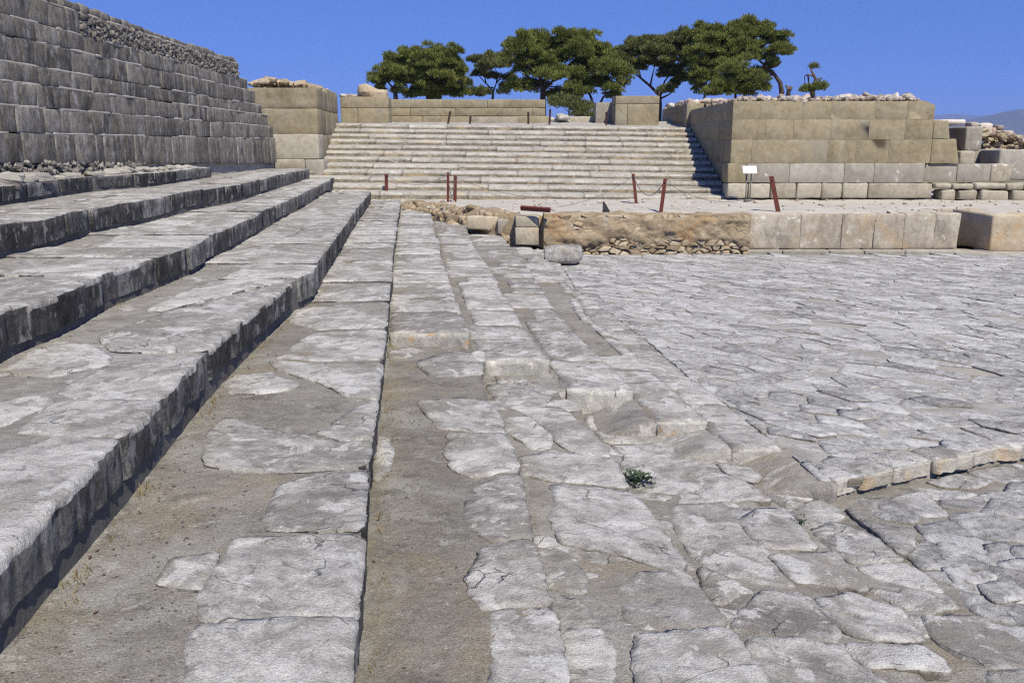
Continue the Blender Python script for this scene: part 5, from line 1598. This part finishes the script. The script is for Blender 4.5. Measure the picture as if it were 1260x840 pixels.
pine('shrub', 'dark green bush showing low between the pale stub and the pier', 52, [(722, 150), (722, 145)], [[(722, 148), (727, 143)]],
     [(716, 142, 10, 5), (728, 144, 9, 4)], M['pine2'], 1.1, 0.2, 9, 'shrub', 0.05)
SY = 46
sb = at_y(995, 116, SY)
snag = thing('dead_snag', 'bare dead tree snag with broken twigs on the skyline behind the bastion', 'dead tree', (sb.x, SY, 2.2))
obj('trunk', mesh('trunk', *tube([at_y(1000, 122, SY), at_y(1000, 108, SY), at_y(1004, 98, SY), at_y(1000, 90, SY), at_y(996, 82, SY)], [0.14, 0.12, 0.09, 0.06, 0.02], 7), [M['deadwood']]), snag)
for br in ([(1004, 100), (1010, 96), (1012, 97)], [(1002, 94), (993, 92), (990, 94), (990, 103)], [(998, 86), (1000, 82), (999, 79)], [(994, 92), (995, 100), (994, 106)], [(1004, 102), (1012, 104), (1014, 101)]):
    obj('branch', mesh('branch', *tube([at_y(x, y, SY + random.uniform(-.1, .1)) for x, y in br], [0.05, 0.04, 0.025, 0.012][:len(br)], 5), [M['deadwood']]), snag)
V, F = tufts([(997, 84, 3, 2)], SY, 0.8, 0.13, 12)
obj('foliage', fast_tris('foliage', V, F, M['pine2']), snag)
stump = thing('tree_stump', 'short forked dead stump on the bastion skyline left of the snag', 'stump', at_y(970, 116, 44))
for br in ([(970, 118), (970, 110), (967, 105)], [(970, 112), (974, 107)]):
    obj('branch', mesh('branch', *tube([at_y(x, y, 44) for x, y in br], [0.12, 0.09, 0.05][:len(br)], 6), [M['deadwood']]), stump)

# ------------------------------------------------------------------ small plants, pebbles, leaves
def herb(name, label, px, py, lvl, r, n, seed, leaf=0.03, along=(0, 0)):
    c = at(px, py, *lvl)
    z0 = lvl[0] + lvl[1] * c[1]
    t = thing(name, label, 'plant', (c[0], c[1], z0))
    rng = np.random.default_rng(seed)
    b = Bag()
    for i in range(n):
        an = rng.uniform(0, 6.28); rr2 = r * math.sqrt(rng.random())
        s_ = rng.uniform(-1, 1)
        x, y = c[0] + rr2 * math.cos(an) + along[0] * s_, c[1] + rr2 * math.sin(an) * 0.7 + along[1] * s_
        z = z0 + 0.01 + rng.random() * 0.05
        d = np.array((math.cos(an), math.sin(an), rng.uniform(0.2, 1.1))); d /= np.linalg.norm(d)
        s = np.cross(d, (0.1, 0.2, 1)); s /= np.linalg.norm(s)
        L = leaf * rng.uniform(0.7, 1.4)
        p = np.array((x, y, z))
        b.add([p, p + d * L * 0.5 + s * L * 0.28, p + d * L, p + d * L * 0.5 - s * L * 0.28], [(0, 1, 2, 3)])
    obj('leaves', b.mesh('leaves', [M['herb']]), t)
    b = Bag()
    for i in range(7):
        an = rng.uniform(0, 6.28)
        P, F = tube([(c[0], c[1], z0 - 0.01), (c[0] + r * 0.4 * math.cos(an), c[1] + r * 0.3 * math.sin(an), z0 + 0.03), (c[0] + r * 0.8 * math.cos(an), c[1] + r * 0.6 * math.sin(an), z0 + 0.03)], [0.004, 0.003, 0.001], 4)
        b.add(P, F)
    obj('stems', b.mesh('stems', [M['herb']]), t)
nz_ = (LV[8][0] - DROP, LV[8][1])
herb('herb', 'dark green spreading herb growing in a joint of the paving', 783, 595, nz_, 0.085, 190, 1, 0.034, (0.06, -0.04))
herb('weed', 'thin pale weed in the slab joint nearer the kerb corner', 985, 645, nz_, 0.03, 34, 2, 0.016, (0.02, -0.08))
herb('weed', 'small grass tuft at the foot of the lowest tier near the far end', 478, 285, LV[5], 0.12, 60, 3, 0.05, (0.02, 0.4))
herb('weed', 'green weed among the pale rocks under the retaining wall', 118, 210, (1.1, 0), 0.2, 120, 4, 0.07, (0.2, 0.6))
rp = random.Random(71)
b = Bag()
def scatter(n, fx, lv, smin, smax, yr):
    for _ in range(n):
        y = rp.uniform(*yr)
        x = fx(y)
        s = rp.uniform(smin, smax)
        P, F = rp.choice(PEB)
        b.add(xform(P, (x, y, lv[0] + lv[1] * y - 0.012 + s * 0.2), (s, s * 1.2, s * 0.7), (rp.uniform(-.4, .4), rp.uniform(-.4, .4), rp.uniform(0, 6))), F)
scatter(900, lambda y: EDGE[3](y) + rp.uniform(0.0, 0.55), (0.0, 0), 0.0012, 0.005, (1.8, 5.5))
scatter(900, lambda y: EDGE[4](y) + rp.uniform(0.02, 0.45), (LV[5][0] - DROP, 0), 0.0012, 0.005, (1.8, 7))
scatter(600, lambda y: BX[6](y) + rp.uniform(0.0, 0.9), nz_, 0.0012, 0.005, (1.8, 6))
obj('pebbles', b.mesh('pebbles', [M['core']], False), kind='stuff')
M['drygrass'] = leaf_mat('dry_grass_blades', (0.22, 0.17, 0.08), (0.36, 0.29, 0.15))
dg = Bag()
for _ in range(120):
    kk = rp.choice((3, 3, 4, 4, 2, 5))
    y = rp.uniform(1.9, 11)
    ex = float(EDGE[kk](y)) if kk < 5 else float(BX[6](y))
    z = (Z_T[kk + 1] if kk < 4 else LV[5][0] - DROP if kk == 4 else LV[8][0] - DROP + LV[8][1] * y) - 0.012
    x = ex + abs(rp.gauss(0.0, 0.03)) + 0.02
    for _b in range(rp.randint(4, 11)):
        an = rp.uniform(0, 6.28)
        h_, w_2 = rp.uniform(0.012, 0.045), rp.uniform(0.0008, 0.0018)
        bx, by_ = x + rp.gauss(0, 0.015), y + rp.gauss(0, 0.03)
        lx, ly = math.cos(an) * h_ * 0.7, math.sin(an) * h_ * 0.7
        dg.add([(bx - w_2 * 1.5, by_, z), (bx + w_2 * 1.5, by_, z), (bx + lx * 0.5 + w_2, by_ + ly * 0.5, z + h_ * 0.7), (bx + lx * 0.5 - w_2, by_ + ly * 0.5, z + h_ * 0.7), (bx + lx, by_ + ly, z + h_)], [(0, 1, 2, 3), (3, 2, 4)])
obj('dry_grass', dg.mesh('dry_grass', [M['drygrass']], False), kind='stuff')
lit = Bag()
for _ in range(80):
    kk = rp.choice((3, 3, 3, 4, 2))
    y = rp.uniform(1.8, 9)
    x = float(EDGE[kk](y)) + abs(rp.gauss(0.03, 0.06)) + 0.02
    z = (Z_T[kk + 1] if kk < 4 else LV[5][0] - DROP) - 0.004
    an, L = rp.uniform(0, 6.28), rp.uniform(0.006, 0.018)
    d = np.array((math.cos(an), math.sin(an), 0)); n_ = np.array((-d[1], d[0], 0))
    c = np.array((x, y, z))
    lit.add([c - d * L, c + n_ * L * 0.4 + (0, 0, 0.004), c + d * L + (0, 0, rp.uniform(0, .006)), c - n_ * L * 0.4 + (0, 0, 0.003)], [(0, 1, 2, 3)])
obj('leaf_litter', lit.mesh('leaf_litter', [M['redleaf']], False), kind='stuff')
b = Bag()
heap(b, 6.6, 15, FRONT + 0.3, BACK - 0.2, lambda x, y: -0.01, 160, 0.012, 0.05, rp, PEB)
heap(b, -3, 6, FRONT + 0.8, BACK - 0.1, lambda x, y: -0.01, 160, 0.012, 0.05, rp, PEB)
obj('gravel', b.mesh('gravel', [M['topstone']]), kind='stuff')
for (px, py, lb) in ((366, 372, 'angular buff stone wedged below the jog of the middle riser'), (372, 362, 'flat cream stone lying just above the buff one below the jog')):
    c = at(px, py, 0)
    o = obj('wedge_stone', rock_me[px % 5])
    o.location = (c[0], c[1], 0.02); o.scale = (0.09, 0.07, 0.05); o.rotation_euler = (0.1, 0.1, px)
    tag(o, lb, 'stone')

# ------------------------------------------------------------------ air between here and the far hills
V = [(x, y, z) for z in (-140, 385) for x, y in ((-14000, -3000), (14000, -3000), (14000, 14000), (-14000, 14000))]
hz = obj('haze', mesh('haze', np.array(V, float), BOXF + [(3, 2, 1, 0)], [], smooth=False), kind='stuff')
hm = bpy.data.materials.new('thin_air')
hm.use_nodes = True
hm.node_tree.nodes.clear()
ho = hm.node_tree.nodes.new('ShaderNodeOutputMaterial')
pv = hm.node_tree.nodes.new('ShaderNodeVolumePrincipled')
pv.inputs['Color'].default_value = (0.42, 0.56, 1.0, 1)
pv.inputs['Density'].default_value = 1.15e-4
hm.node_tree.links.new(pv.outputs[0], ho.inputs['Volume'])
hz.data.materials.append(hm)
